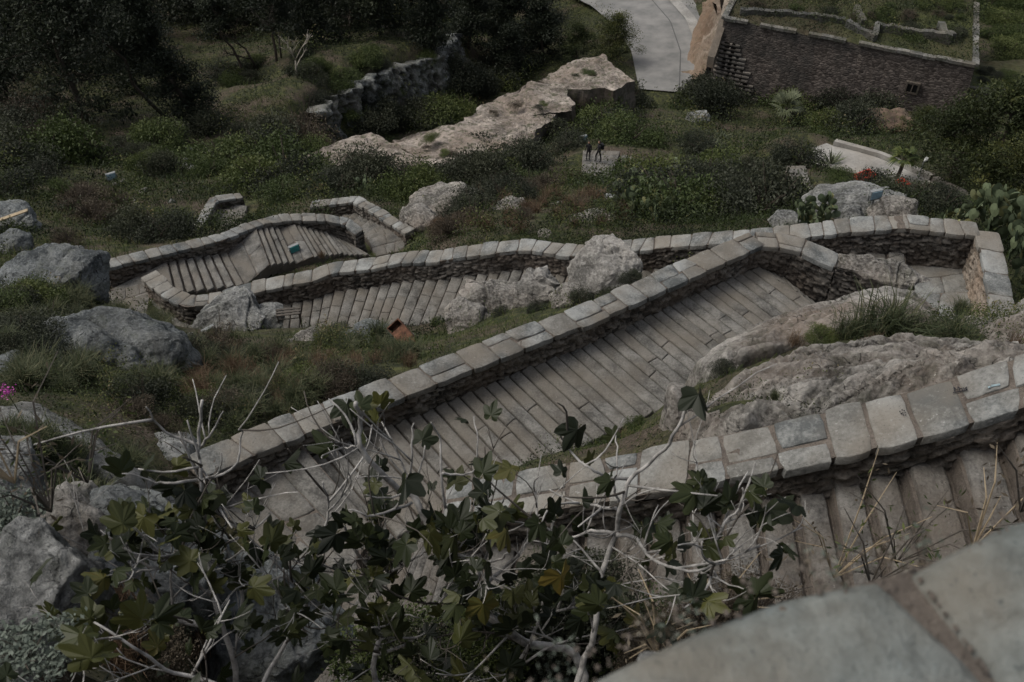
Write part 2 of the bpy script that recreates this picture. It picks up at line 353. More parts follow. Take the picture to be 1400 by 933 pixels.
FLOOR = []                                            # samples of paved floors
def lerp(a, b, t): return a + (b - a) * t
def flight(A, B, segs, parent, seed=0, across=.55, mat='paver', groove=.075):
    """A, B: matching edge points (x,y); segs: list of (n_steps, z0, z1, rows) between stations"""
    rnd = random.Random(seed)
    for k, (n, z0, z1) in enumerate(segs):
        a0, a1, b0, b1 = [np.array(p[:2]) for p in (A[k], A[k + 1], B[k], B[k + 1])]
        flat = abs(z1 - z0) < .02; W = (np.linalg.norm(b0 - a0) + np.linalg.norm(b1 - a1)) / 2
        mb = MB(); mo = MB()
        for i in range(n):
            if not flat: mb = MB(); mo = MB()
            t0, t1 = i / n, (i + 1) / n; z = z0 + (z1 - z0) * (i + .5) / n
            e = [lerp(a0, a1, t0), lerp(a0, a1, t1), lerp(b0, b1, t1), lerp(b0, b1, t0)]
            nb = max(1, int(round(W / across + rnd.uniform(-.6, .6)))); cuts = [0] + sorted(min(.93, max(.07, (j + rnd.uniform(-.28, .28)) / nb)) for j in range(1, nb)) + [1]
            sk = [rnd.uniform(-.1, .1) if flat else rnd.uniform(-.02, .02) for _ in cuts]; sk[0] = sk[-1] = 0
            drop = abs(z1 - z0) / n; stt = rnd.uniform(.38, .62)
            for j in range(nb):
                def pt(u, v, dz):
                    u = groove + u * (.945 - groove) if not flat else u; q = lerp(lerp(e[0], e[1], u), lerp(e[3], e[2], u), min(1, max(0, v))); return np.array([q[0], q[1], z + dz])  # groove added along each step edge, shaped to stand for the riser's shadow
                dz = rnd.uniform(-.008, .008)
                c0, c1 = cuts[j], cuts[j + 1]
                stone(mb, [pt(0, c0 - sk[j] / 2, dz), pt(1, c0 + sk[j] / 2, dz), pt(1, c1 + sk[j + 1] / 2, dz), pt(0, c1 - sk[j + 1] / 2, dz)], .14 + drop, stt + rnd.uniform(-.2, .2) * (1 if flat else .45), bev=.03, gap=.003, rough=.014, sq=1. if flat else 2.6, seed=rnd.random() * 90)
            V = [(*p, z - dd) for dd in ((.022 if flat else .085), .5) for p in e]
            mo.add(V, [(0, 1, 2, 3), (0, 4, 5, 1), (1, 5, 6, 2), (2, 6, 7, 3), (3, 7, 4, 0)])
            if not flat:
                st = mb.build('step', M[mat], parent, True); mo.build('bedding', M['mortar'], st)
            for u in (.0, .5, 1.):
                for v in np.linspace(0, 1, 9):
                    q = lerp(lerp(e[0], e[1], u), lerp(e[3], e[2], u), v); FLOOR.append((q[0], q[1], z))
        if flat:
            st = mb.build('landing', M[mat], parent, True); mo.build('bedding', M['mortar'], st)
def offs(P, o):                                       # offset polyline sideways (left positive)
    P = np.array(P); nr = normals(P); return [P[i] + nr[i] * o for i in range(len(P))]

# ---- flight A (nearest, lower right)
fa = empty('stone_stairway'); tag(fa, 'nearest stair flight of worn grey treads running under the low wall at lower right', 'stairway')
a_ = offs(WA, .24); b_ = offs(WA, 2.55)               # WA runs right->left; its left-hand side is the camera side
fz = lambda P, d: [p[2] - d for p in P]
FAz = fz(WA, .62)
A_ = a_ + [np.array([-2.2, 7.9, 0]), np.array([-2.9, 8.9, 0])]; B_ = b_ + [np.array([-3.2, 5.4, 0]), np.array([-5.0, 6.6, 0])]
A_[5] = np.array([-.55, 7.3, 0]); B_[5] = np.array([-1.1, 4.5, 0])
segs = []
for i in range(5):
    L = np.linalg.norm(WA[i + 1][:2] - WA[i][:2]); segs.append((max(1, int(round(L / .40))), FAz[i], FAz[i + 1]))
segs.append((11, FAz[5], -13.9)); segs.append((3, -14.1, -14.1))
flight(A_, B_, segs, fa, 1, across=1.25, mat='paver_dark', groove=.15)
# ---- flight B
fb = empty('stone_stairway'); tag(fb, 'broad middle stair flight climbing diagonally below the long pale coping', 'stairway')
bi = offs(WB, -.24); bo = offs(WB, -2.55)
bi = [bi[0]] + bi[1:]; 
bo[0] = np.array([-3.0, 7.6, 0]); 
FBz = [-13.95, -14.4, -14.88, -15.42, -15.87, -16.6, -16.95]; nst = [3, 6, 7, 6, 9, 5]
segs = [(3, -14.05, -14.05)]
for i in range(1, 6):
    segs.append((max(2, int(round(np.linalg.norm(WB[i + 1][:2] - WB[i][:2]) / .31))), FBz[i], FBz[i + 1]))
flight(bi, bo, segs, fb, 2, across=1.5, groove=.12)
b2i = [bi[-1], *offs(WB2, -.24)[1:]]; b2o = [bo[-1], np.array([7.7, 16.6]), np.array([8.6, 16.1]), np.array([10.0, 15.7])]
flight([b2i[0], b2i[1], b2i[2], b2i[3]], b2o, [(5, -16.98, -17.3), (7, -17.33, -17.95), (6, -18.1, -18.1)], fb, 3)
# ---- landing R and flight C
fc = empty('stone_stairway'); tag(fc, 'far stair flight of narrow pale treads descending leftward behind the middle wall', 'stairway')
wr = offs(WR, -.2); ci = [WC[0] + np.array([-.3, -.3, 0])] + offs(WC, .24)[1:]
co_ = offs(WC, 2.25)
# right landing: between parapet end and right wall
l0, l1 = pz(1325, 470, -18.0), pz(1332, 335, -17.95)
k0, k1 = pz(1205, 452, -18.0), pz(1238, 355, -17.95)
flight([l0, pz(1330, 395, -18), l1], [k0, pz(1236, 398, -18), k1], [(2, -18.1, -18.1), (2, -18.2, -18.2)], fc, 5, across=1.1, mat='cap')
FCz = [p[2] - .82 for p in WC]
segC = []
for i in range(1, 16):
    L = np.linalg.norm(WC[i + 1][:2] - WC[i][:2]); flat = i in (9,)
    segC.append((max(1, int(round(L / .38))), FCz[i], FCz[i + 1]))
flight([pz(1236, 335, -17.9)] + ci[2:17], [pz(1240, 372, -17.9)] + co_[2:17], segC, fc, 6, across=.7, groove=.10)
ce, cf = ci[16], co_[16]
turn = [(ce, cf), (offs(WC, .24)[17], pz(300, 462, -23.7)), (offs(WC, .24)[18], pz(225, 455, -23.8)), (pz(205, 405, -23.95), pz(150, 432, -23.95)), (pz(203, 384, -24.05), pz(120, 402, -24.05))]
flight([t[0] for t in turn], [t[1] for t in turn], [(3, FCz[16], -23.8), (2, -23.85, -23.85), (3, -23.9, -24.1), (2, -24.12, -24.12)], fc, 7, across=.5)
# ---- flight D
fd = empty('stone_stairway'); tag(fd, 'far left stair flight with small green lamp behind the hooked wall end', 'stairway')
di = offs(WD, -.24); do = [pz(206, 398, -24.15), pz(240, 404, -24.3), pz(335, 392, -25.1), pz(372, 376, -25.6), pz(405, 366, -25.95), pz(430, 358, -26.05), pz(470, 352, -26.7), pz(505, 350, -27.15), pz(515, 352, -27.2)]
segD = [(2, -24.15, -24.15), (7, -24.2, -25.0), (2, -25.05, -25.05), (4, -25.1, -25.65), (2, -25.75, -25.75), (6, -25.8, -26.5), (5, -26.55, -27.1), (1, -27.2, -27.2)]
dd = [pz(150, 396, -24.15), *di[1:]]
flight(dd, do, segD, fd, 8, across=1.2, groove=.16)
fe = empty('stone_stairway'); tag(fe, 'short paved stair bend inside the angled coping at far left', 'stairway')
flight([pz(556, 345, -27.5), pz(550, 327, -27.9), pz(518, 303, -28.4), pz(487, 285, -28.9), pz(430, 291, -29.6)], [pz(512, 352, -27.4), pz(505, 338, -27.8), pz(492, 320, -28.3), pz(466, 306, -28.9), pz(430, 308, -29.6)], [(2, -27.35, -27.35), (4, -27.4, -28.0), (4, -28.1, -28.6), (4, -28.7, -29.2)], fe, 9)
ff = empty('stone_stairway'); tag(ff, 'small lowest stair scrap inside the bare wall corner at left', 'stairway')
flight([pz(284, 322, -31.6), pz(303, 280, -32.8)], [pz(325, 322, -31.6), pz(338, 282, -32.8)], [(6, -31.7, -32.8)], ff, 10)

pp = empty('stone_path'); tag(pp, 'pale paved landing with low steps where two people stand', 'path')
flight([pz(797, 207, -43.3), pz(795, 232, -42.9), pz(798, 258, -42.0)], [pz(848, 208, -43.3), pz(838, 232, -42.9), pz(828, 258, -42.0)], [(5, -43.2, -43.2), (5, -43.0, -42.1)], pp, 30, across=.9)
flight([pz(849, 211, -43.3), pz(910, 223, -43.8)], [pz(849, 229, -43.3), pz(898, 238, -43.8)], [(6, -43.3, -43.9)], pp, 31, across=.9)
for (x, y, z0, z1, nm) in ((0, 0, 0, 0, ''),):
    sp = empty('stone_path'); tag(sp, 'pale steep stone path climbing beside bushes towards the lane', 'path')
    flight([pz(1072, 240, -37.6), pz(1088, 268, -34.8), pz(1098, 292, -32)], [pz(1098, 240, -37.6), pz(1108, 262, -34.8), pz(1117, 292, -32)], [(7, -37.0, -34.5), (7, -34.4, -31.8)], sp, 33, across=.9)
# grass verge between flight D and the back of the hooked wall
V_ = []; wc_ = offs(WC, -.1)
for q in [lerp(do[i], do[i + 1], t) for i in range(len(do) - 1) for t in (0, .25, .5, .75)] + [do[-1]]:
    j = min(range(len(wc_)), key=lambda k: abs(wc_[k][0] - q[0] - .15)); far = np.array([q[0] + .25, min(q[1] - .4, q[1] - 1.5), q[2] + .12])
    for u in (0, .25, .5, .75, 1): V_.append(lerp(np.array([q[0] - .02, q[1] + .10, q[2] - .10]), far, u) + np.array([0, 0, .10 * vn(np.array([[q[0] * 2.3, u * 3, 0]]), 3)[0] + (.05 if u > .2 else 0)]))
VERGE = np.array(V_); nv_ = len(V_) // 5; VF = np.array([(i * 5 + j, i * 5 + j + 1, (i + 1) * 5 + j + 1, (i + 1) * 5 + j) for i in range(nv_ - 1) for j in range(4)])
# ---- walls
def wall(P, label, w=.56, hf=.95, hb=2.5, seed=0, mat='rubble', **kw):
    t = empty('stone_parapet'); tag(t, label, 'wall'); masonry(P, w - .10, t, hf, hb, seed=seed, mat=mat); coping(P, w, t, seed=seed, **kw); return t
wa_ = wall(WA[::-1], 'nearest low stone wall with broad mixed coping slabs above the shadowed treads', w=.68, hf=1.4, hb=4.2, seed=1, split=.72, lmin=.3, lmax=.62, gap=.018, mdz=.012)
wall(WB, 'long diagonal stone wall with pale coping running from lower left to centre', w=.62, hf=1.6, hb=3.0, seed=2, split=.45)
w2 = wall(WB2[:3], 'short stone wall bending down right from the top of the diagonal wall', w=.60, hf=2.0, hb=1.6, seed=3)
wall(WC[::-1], 'far winding stone wall with one hooked end at left and small coping slabs', w=.60, hf=1.5, hb=4.5, seed=4, lmin=.32, lmax=.6, split=.12)
wall(WR[::-1], 'short right hand wall with pale inner face closing the landing', w=.62, hf=1.4, hb=1.3, seed=5, mat='rubble_light', split=0, lmin=.6, lmax=.9)  # paler rubble puts the side light on the inner face into its colour
wall(WD, 'far left stone wall curving over the hooked stair, coping in small blocks', w=.52, hf=1.6, hb=3.5, seed=6, lmin=.32, lmax=.6, split=.1)
wall(WE, 'angled stone wall beyond the far left stair, peaking like a roof', w=.52, hf=1.6, hb=2.8, seed=7, lmin=.32, lmax=.6, split=.1)
wall(WF, 'lowest left stone wall corner half hidden by bushes', w=.5, hf=1.3, hb=2, seed=8, lmin=.5, lmax=1, split=0)
wall(P3([(729, 283, -28.2), (768, 282, -28.2)]), 'tiny length of low wall among scrub with white lamp at its end', w=.5, hf=.8, hb=.8, seed=9, split=0)

M['ink'] = plain('black_marker', (.02, .02, .025), .7); M['chalk'] = plain('faded_blue_paint', (.25, .33, .36), .8)
def onwall(px, py, up=.022):
    best = None
    for a, b in zip(WA[:-1], WA[1:]):
        for t in np.linspace(0, 1, 40):
            z = a[2] + (b[2] - a[2]) * t; q = a + (b - a) * t; p = pz(px, py, z); d = abs(p[0] - q[0])
            if best is None or d < best[0]: best = (d, p)
    return best[1] + np.array([0, 0, up])
def strokes(L, rad, mat, nm):
    mb = MB()
    for st in L: mb.tube([onwall(x, y) for x, y in st], rad, 5)
    mb.build(nm, mat, wa_)
strokes([[(1303, 531), (1304, 537)], [(1304, 532), (1308, 536), (1309, 531)], [(1310, 531), (1311, 536)], [(1311, 534), (1314, 533), (1315, 536)], [(1316, 532), (1317, 535), (1319, 532), (1320, 535)], [(1321, 531), (1319, 533), (1321, 534)], [(1302, 539), (1312, 537), (1322, 535)]], .005, M['ink'], 'scribble')
strokes([[(1229 + dx, 562 + dy), (1230 + dx, 562.6 + dy)] for dx, dy in ((0, 2), (3, 0), (6, 1), (4, 4), (7, 4), (5, 7), (2, 5), (8, 7))], .007, M['ink'], 'ink_dots')
strokes([[(1354, 530), (1360, 529), (1366, 528)], [(1350, 532), (1353, 531)]], .012, M['chalk'], 'paint_smear')
# ------------------------------------------------------------------ terrain
CT = []
def c(px, py, z): CT.append(pz(px, py, z))
for t in [(60, 900, -4.6), (30, 750, -5.9), (100, 680, -8.5), (60, 590, -11), (190, 650, -12.9), (160, 820, -8.2), (300, 800, -11.5), (300, 900, -8.3), (120, 540, -13.8), (40, 450, -17),
          (150, 480, -16.8), (230, 560, -15.5), (240, 500, -17.5), (80, 400, -20), (230, 450, -21), (350, 500, -18.6), (450, 530, -16), (330, 590, -15), (300, 640, -14.2), (600, 475, -17.9), (500, 490, -18.3), (420, 480, -20),
          (340, 445, -22.6), (650, 440, -20.0), (700, 415, -20.6), (760, 405, -19.6), (820, 425, -17.2), (850, 400, -18.3), (620, 455, -20.2), (560, 460, -21), (480, 462, -21.4), (560, 510, -16.3), (720, 440, -18), (900, 375, -17.8),
          (560, 330, -26.8), (700, 315, -23.5), (600, 325, -24.6), (640, 290, -27.5), (560, 290, -29.5), (700, 262, -30.5), (600, 250, -33), (850, 312, -23), (900, 290, -26), (1000, 300, -23.2), (870, 245, -36.5), (950, 260, -33),
          (1000, 280, -27), (1100, 265, -31), (1100, 296, -21.5), (1180, 288, -20.5), (1200, 262, -27), (1280, 285, -23), (1380, 300, -22), (1400, 400, -18.6), (1400, 460, -16), (1350, 260, -34), (1270, 268, -33), (1080, 240, -38), (1105, 285, -30),
          (1120, 205, -42.2), (1200, 228, -41.2), (1300, 283, -37), (820, 220, -43.8), (800, 250, -38), (760, 240, -40), (900, 225, -43), (400, 250, -36), (300, 260, -35.5), (305, 300, -32.6), (420, 262, -33), (500, 255, -33), (250, 318, -29), (100, 325, -26.5),
          (30, 300, -29), (150, 250, -36), (50, 220, -38), (250, 200, -43), (400, 200, -44), (350, 130, -50), (500, 100, -52), (200, 130, -48), (50, 130, -47), (100, 60, -53), (300, 50, -56), (500, 50, -57), (600, 30, -60), (700, 50, -59),
          (650, 130, -52), (700, 160, -51), (550, 165, -49.5), (640, 230, -46), (520, 150, -50), (480, 120, -49), (750, 190, -47), (860, 150, -52), (780, 60, -56), (880, 60, -56.6), (905, 112, -55.8), (880, 0, -58), (960, 0, -58), (940, 60, -56.5),
          (1000, 130, -56.5), (1150, 150, -56), (1300, 150, -55), (1000, 180, -52), (1150, 185, -50), (1280, 190, -48), (1390, 180, -52), (950, 200, -46), (1050, 215, -43.5), (960, 160, -52), (1400, 100, -60), (1390, 30, -64), (1380, 240, -40),
          (1000, 20, -56), (1000, 555, -9.9), (1100, 540, -10.4), (1200, 520, -11.2), (1300, 500, -11.4), (1100, 490, -12.6), (1200, 460, -13.7), (1300, 460, -13.4), (1150, 425, -16.2), (1230, 425, -15.6), (1320, 440, -15.6), (1390, 480, -12.6), (1000, 450, -16.3), (960, 490, -15.9), (1000, 510, -12.5),
          (880, 570, -15.2), (800, 612, -14.6), (930, 520, -15.6), (860, 600, -14.6)]: c(*t)
for t in [(.5, 1.0, -4.6), (2, 1.3, -5), (3.8, 1.5, -4.5), (1, 2.4, -8.6), (3.5, 2.8, -8.2), (5.2, 3, -7.2), (-.6, 2.6, -9.2), (-1.8, 3.6, -11.6), (-3.6, 4.6, -12.8), (-5.8, 6.6, -13.4), (-2, 1.2, -6), (-3.4, .8, -4.2), (-3, -1, -2.6), (0, -1, -2.2), (3, -1, -2.1), (0, .2, -2.4), (2, .2, -2.2), (8, -2, -1.6), (8, 2.5, -5.4),
          (0, -6, .5), (-8, -6, -1), (9, -6, 1.5), (0, -30, 12), (-40, -20, 4), (40, -20, 8), (-25, 10, -13), (-40, 25, -25), (25, 10, -10), (18, 16, -17), (20, 24, -22), (40, 25, -24), (-60, 55, -40), (65, 55, -44), (-90, 90, -50), (100, 90, -60), (-120, 150, -60), (0, 150, -63), (130, 150, -64), (-250, 300, -68), (0, 300, -68), (250, 300, -68), (0, 700, -75), (-700, 700, -75), (700, 700, -75)]: CT.append(np.array(t, float))
CL = P3([(425, 172, -46.8), (450, 150, -47.4), (490, 128, -48.4), (520, 112, -49), (555, 100, -49.8), (590, 92, -50.6), (628, 62, -52.2)])
CT = [q for q in CT if min(np.hypot(*(q[:2] - w_[:2])) for w_ in CL) > 6.5 or q[1] < 20]
for q, n_ in zip(CL, normals(np.array(CL))):
    for w_, dz in ((1.2, 2.0), (2.5, 2.0), (4, 1.8), (9, .3), (-1.5, -3.2), (-4, -3.4)): CT.append(q + n_ * w_ + np.array([0, 0, dz]))
for t in ((780, 235, -43.5), (860, 246, -43.8), (770, 215, -44.0), (870, 206, -44.3), (812, 272, -41.6), (835, 268, -42.0), (790, 200, -44.2), (840, 200, -44.3)): c(*t)
for q in do: CT.append(np.array([q[0] + .1, q[1] - .75, q[2] + .02]))
for q in do[1:]: CT.append(np.array([q[0] + .4, q[1] - 1.1, q[2] + .15]))
fl = np.array(FLOOR)
for i in range(0, len(fl), 45): CT.append(fl[i] - np.array([0, 0, .3]))
CT = np.array(CT)
keep = []
for i in range(len(CT)):
    if all(np.hypot(*(CT[i, :2] - CT[j, :2])) > .35 for j in keep): keep.append(i)
CT = CT[keep]
def fitrbf(C, zz):
    n = len(C); D = np.hypot(C[:, None, 0] - C[None, :, 0], C[:, None, 1] - C[None, :, 1]); A = np.zeros((n + 3, n + 3))
    A[:n, :n] = -D + np.eye(n) * -.02; A[:n, n] = 1; A[:n, n + 1:n + 3] = C[:, :2]; A[n:, :n] = A[:n, n:].T
    return np.linalg.solve(A, np.r_[zz, 0, 0, 0])
WT = fitrbf(CT, CT[:, 2])
def hgt(X):
    out = np.empty(len(X))
    for i in range(0, len(X), 20000):
        x = X[i:i + 20000]; D = np.hypot(x[:, None, 0] - CT[None, :, 0], x[:, None, 1] - CT[None, :, 1])
        out[i:i + 20000] = -D @ WT[:-3] + WT[-3] + x @ WT[-2:]
    return out
ys = [-30.]
while ys[-1] < 900:
    y = ys[-1]; ys.append(y + (1.2 if y < -3 else .17 if y < 24 else .17 + (y - 24) * .0135))
ys = np.array(ys); NX = 340; us = np.linspace(-1, 1, NX)
XX = us[None, :] * (15 + np.maximum(ys, 0) * .66)[:, None] * (1 + .6 * us[None, :] ** 4); YY = np.repeat(ys[:, None], NX, 1)
TX = np.stack([XX.ravel(), YY.ravel()], 1); TZ = hgt(TX)
p3 = np.c_[TX, TZ * 0]
dist = np.hypot(TX[:, 0], TX[:, 1])
rough = np.clip(dist / 60, .25, 1.6)
TZ = TZ + (fbm(p3 * .35, 4, 21) * .30 + fbm(p3 * 1.7, 3, 22) * .09) * rough
road = P3([(800, -60, -58.8), (872, -5, -58), (902, 30, -57.2), (915, 70, -56.5), (912, 125, -55.6)])
lroad = P3([(1108, 204, -42.5), (1120, 210, -42.2), (1180, 226, -41.5), (1240, 250, -40), (1300, 283, -37.6), (1400, 340, -34)])
def near_line(X, L, w):
    best = np.full(len(X), 1e9); zz = np.zeros(len(X))
    for a, b in zip(L[:-1], L[1:]):
        d = b[:2] - a[:2]; t = np.clip(((X[:, :2] - a[:2]) @ d) / (d @ d), 0, 1); q = a[:2] + t[:, None] * d; e = np.hypot(*(X[:, :2] - q).T)
        m = e < best; best = np.where(m, e, best); zz = np.where(m, a[2] + t * (b[2] - a[2]), zz)
    return best, zz
for L, w in ((road, 4.2), (lroad, 2.2)):
    d_, z_ = near_line(TX, L, w); k = np.clip((d_ - w) / 2.5, 0, 1); TZ = TZ * k + (z_ - .15) * (1 - k)
kd = KDTree(len(FLOOR))
for i, p in enumerate(FLOOR): kd.insert((p[0], p[1], 0), i)
kd.balance()
near_floor = np.zeros(len(TX), bool)
for i in np.where((TX[:, 1] > 1) & (TX[:, 1] < 80) & (np.abs(TX[:, 0]) < 30))[0]:
    r = kd.find_range((TX[i, 0], TX[i, 1], 0), .42 if TX[i, 1] < 38 else 1.0)
    if r:
        TZ[i] = min(TZ[i], min(FLOOR[q[1]][2] for q in r) - .22); near_floor[i] = True
# wall retention: terrain in front of each wall never above its coping
for Wl in (WA, WB, WB2, WC, WD, WE, WF):
    d_, z_ = near_line(TX, Wl, 1); TZ = np.where(d_ < .38, np.minimum(TZ, z_ - .45), TZ)
idx = np.arange(len(TX)).reshape(len(ys), NX)
TF = np.stack([idx[:-1, :-1], idx[:-1, 1:], idx[1:, 1:], idx[1:, :-1]], -1).reshape(-1, 4)
TV = np.c_[TX, TZ]
gm, nt, b = nodes('hillside_ground'); N = NT(nt); tc = N.n('ShaderNodeTexCoord').outputs['Object']
n1 = N.noise(tc, .35, 5, .6); n2 = N.noise(tc, 2.2, 6, .7); n3 = N.noise(tc, 14, 5, .7)
cg = N.ramp(n2, [(.34, (.012, .015, .008)), (.5, (.034, .038, .016)), (.66, (.075, .078, .028))])
cb = N.ramp(n3, [(.3, (.02, .015, .011)), (.52, (.065, .050, .036)), (.72, (.20, .165, .13))])
cc = N.mix(N.ramp(n1, [(.47, g(0)), (.62, g(1))]), cg, cb)
cc = N.mix(N.ramp(N.noise(tc, 6, 4, .6), [(.62, g(0)), (.72, g(.6))]), cc, (.14, .125, .10))
N.l(cc, b.inputs['Base Color']); b.inputs['Roughness'].default_value = 1
N.bump(n3, .8, .03, b, N.bump(n2, .8, .15, None))
tm = mesh('ground', TV, TF, gm, None, True); tag(obj('ground', tm), kind='structure')
tag(obj('grass_verge', mesh('grass_verge', VERGE, VF, gm, None, True)), kind='structure')
BVH = BVHTree.FromPolygons([Vector(v) for v in TV.tolist()], TF.tolist())
def hit(px, py):
    r = Vector(ray(px, py)).normalized(); h = BVH.ray_cast(Vector((0, 0, 0)), r)
    return np.array(h[0]) if h[0] is not None else pz(px, py, -60)
def ground_z(x, y):
    h = BVH.ray_cast(Vector((x, y, 60)), Vector((0, 0, -1))); return h[0].z if h[0] is not None else -60
KDW = KDTree(4000); _n = 0
for Wl in (WA, WB, WB2, WC, WR, WD, WE):
    for q in resample(Wl, .25)[1]: KDW.insert((q[0], q[1], 0), _n); _n += 1
KDW.balance()
def blocked(x, y, m=.45):
    if kd.find((x, y, 0))[2] < m + .1: return True
    if KDW.find((x, y, 0))[2] < m: return True
    p = np.array([[x, y, 0]])
    return near_line(p, road, 1)[0][0] < 3.4 or near_line(p, lroad, 1)[0][0] < 1.6

# ------------------------------------------------------------------ roads
def ribbon(L, w, name, mat, dz=.02, w2=None):
    s, Q = resample(L, 1.0); nr = normals(Q); K = 7; V = []; 
    for j in range(K): V.append(Q + nr * ((np.linspace(w2 or w, w, len(Q)) * (j / (K - 1) - .5)))[:, None] + np.array([0, 0, dz]))
    V = np.concatenate(V); n = len(Q); F_ = [(j * n + i, (j + 1) * n + i, (j + 1) * n + i + 1, j * n + i + 1) for j in range(K - 1) for i in range(n - 1)]
    return obj(name, mesh(name, V, [f[::-1] for f in F_] if False else F_, mat))
asph, nt, b = nodes('worn_asphalt'); N = NT(nt); tc = N.n('ShaderNodeTexCoord').outputs['Object']
ca = N.ramp(N.noise(tc, .5, 5, .6), [(.35, (.13, .13, .125)), (.65, (.21, .205, .195))]); ca = N.mix(N.ramp(N.noise(tc, 3, 6, .8), [(.6, g(0)), (.7, g(.4))]), ca, (.09, .09, .085)); N.l(ca, b.inputs['Base Color']); b.inputs['Roughness'].default_value = .9
conc = stone_mat('concrete_kerb', (.17, .165, .155), (.30, .29, .27), (.22, .2, .17), tintamt=0, blotch=.6, spots=.2, bump=.4, fine=5)
tag(ribbon(road, 5.6, 'road', asph, .02, 16), kind='structure')
tag(ribbon(offs(road, 3.6), 1.2, 'pavement', conc, .12), kind='structure')
for px0, o in ((0, 1.2),):
    r = ribbon(offs(road, o), .12, 'road_seam', plain('tar_seam', (.08, .08, .078), .8), .026); tag(r, kind='structure')
tag(ribbon(lroad, 2.9, 'lower_road', conc, .03), kind='structure')
def low_wall(L, label, mat=None, w=.3, h=.5):
    t = empty('kerb_wall'); tag(t, label, 'wall'); s, Q = resample(L, .25); nr = normals(Q); n = len(Q); V = []; rag = (fbm(Q * 1.3, 3, 5) * .35 + .5) if mat is not conc else np.ones(n)
    for o, dz in ((-w / 2, -1.), (-w / 2, h), (w / 2, h), (w / 2, -1.)): V.append(Q + nr * o * (1 + .12 * vn(Q * 2 + o, 6))[:, None] + np.c_[Q[:, :2] * 0, dz * (rag if dz > 0 else rag * 0 + 1)])
    obj('masonry', mesh('masonry', np.concatenate(V), [(k * n + i, k * n + i + 1, (k + 1) * n + i + 1, (k + 1) * n + i) for k in range(3) for i in range(n - 1)] + [(0, n, 2 * n, 3 * n), (n - 1, 2 * n - 1, 3 * n - 1, 4 * n - 1)], mat or M['mortar']), t); return t
low_wall(offs(lroad, 1.7)[1:4], 'thin kerb wall along the far edge of the lower concrete lane', conc, .35, .35)
low_wall(offs(lroad, 1.9)[3:], 'dark kerb wall bordering the lane end beside the big tree', M['rubble'], .4, .5)
def prism(name, poly, down, top, side, parent, bump=0, sub=True, topnoise=.25, rag=0.):
    """poly: world points; top triangulated fan grid, walls masonry sheets"""
    Pn = np.array(poly); cen = Pn.mean(0); n = len(Pn); V = [cen]; R_ = 26; ring = []
    edge = []
    for i in range(n):
        a, b = Pn[i], Pn[(i + 1) % n]; m = max(1, int(np.linalg.norm(b - a) / .35))
        for j in range(m): edge.append(lerp(a, b, j / m))
    edge = np.array(edge); en = len(edge); edge[:, 2] += .12 * vn(edge * 1.3, 4); edge[:, :2] += rag * np.stack([fbm(edge * .8, 3, 2), fbm(edge * .8, 3, 6)], 1)
    for r in range(1, R_ + 1): V += list(lerp(cen, edge, r / R_))
    V = np.array(V); inner = np.linalg.norm(V - cen, axis=1) > -1; k = np.ones(len(V)); k[-en:] = .3
    V[:, 2] += topnoise * (fbm(V * .4, 3, 14) * .7 + fbm(V * 1.8, 4, 15) * .45) * k
    F_ = [(0, 1 + i, 1 + (i + 1) % en) for i in range(en)] + [(1 + (r - 1) * en + i, 1 + r * en + i, 1 + r * en + (i + 1) % en, 1 + (r - 1) * en + (i + 1) % en) for r in range(1, R_) for i in range(en)]
    o1 = obj('top', mesh(name + '_top', V, F_, top), parent)
    e = V[-en:]; rows = 6; W_ = [];
    for r in range(rows + 1):
        q = e.copy(); q[:, 2] -= down * r / rows; out = e - cen; out[:, 2] = 0; out /= np.linalg.norm(out, axis=1)[:, None]
        q += out * (.10 * down * r / rows + .1 * vn(q * 1.7, 3)[:, None] * (r > 0)); W_.append(q)
    W_ = np.concatenate(W_); F2 = [(r * en + i, (r + 1) * en + i, (r + 1) * en + (i + 1) % en, r * en + (i + 1) % en) for r in range(rows) for i in range(en)]
    obj('wall', mesh(name + '_wall', W_, F2, side), parent)
    return o1
sidem = stone_mat('rampart_side', (.05, .043, .036), (.15, .13, .11), (.11, .085, .065), mossy=.6, tintamt=0, blotch=.7, spots=.5, bump=1, fine=4)
bastm, nt, b = nodes('bastion_masonry'); N = NT(nt); tc = N.n('ShaderNodeTexCoord').outputs['Object']
mp = N.n('ShaderNodeMapping'); mp.inputs['Scale'].default_value = (1, 1, 2.1); N.l(tc, mp.inputs[0])
vr = N.n('ShaderNodeTexVoronoi'); vr.inputs['Scale'].default_value = 2.6; N.l(mp.outputs[0], vr.inputs['Vector'])
ve = N.n('ShaderNodeTexVoronoi', feature='DISTANCE_TO_EDGE'); ve.inputs['Scale'].default_value = 2.6; N.l(mp.outputs[0], ve.inputs['Vector'])
cc = N.mix(.75, N.ramp(N.noise(tc, .5, 5, .65), [(.35, (.065, .055, .048)), (.7, (.18, .155, .135))]), N.ramp(vr.outputs['Color'], [(.2, (.05, .04, .035)), (.8, (.19, .16, .14))]))
cc = N.mix(N.ramp(ve.outputs['Distance'], [(.0, g(.8)), (.09, g(0))]), cc, (.03, .026, .023)); cc = N.mix(N.ramp(N.noise(tc, .22, 4, .6), [(.5, g(0)), (.62, g(.6))]), cc, (.045, .045, .042))
N.l(cc, b.inputs['Base Color']); b.inputs['Roughness'].default_value = .95; N.bump(ve.outputs['Distance'], .9, .12, b)
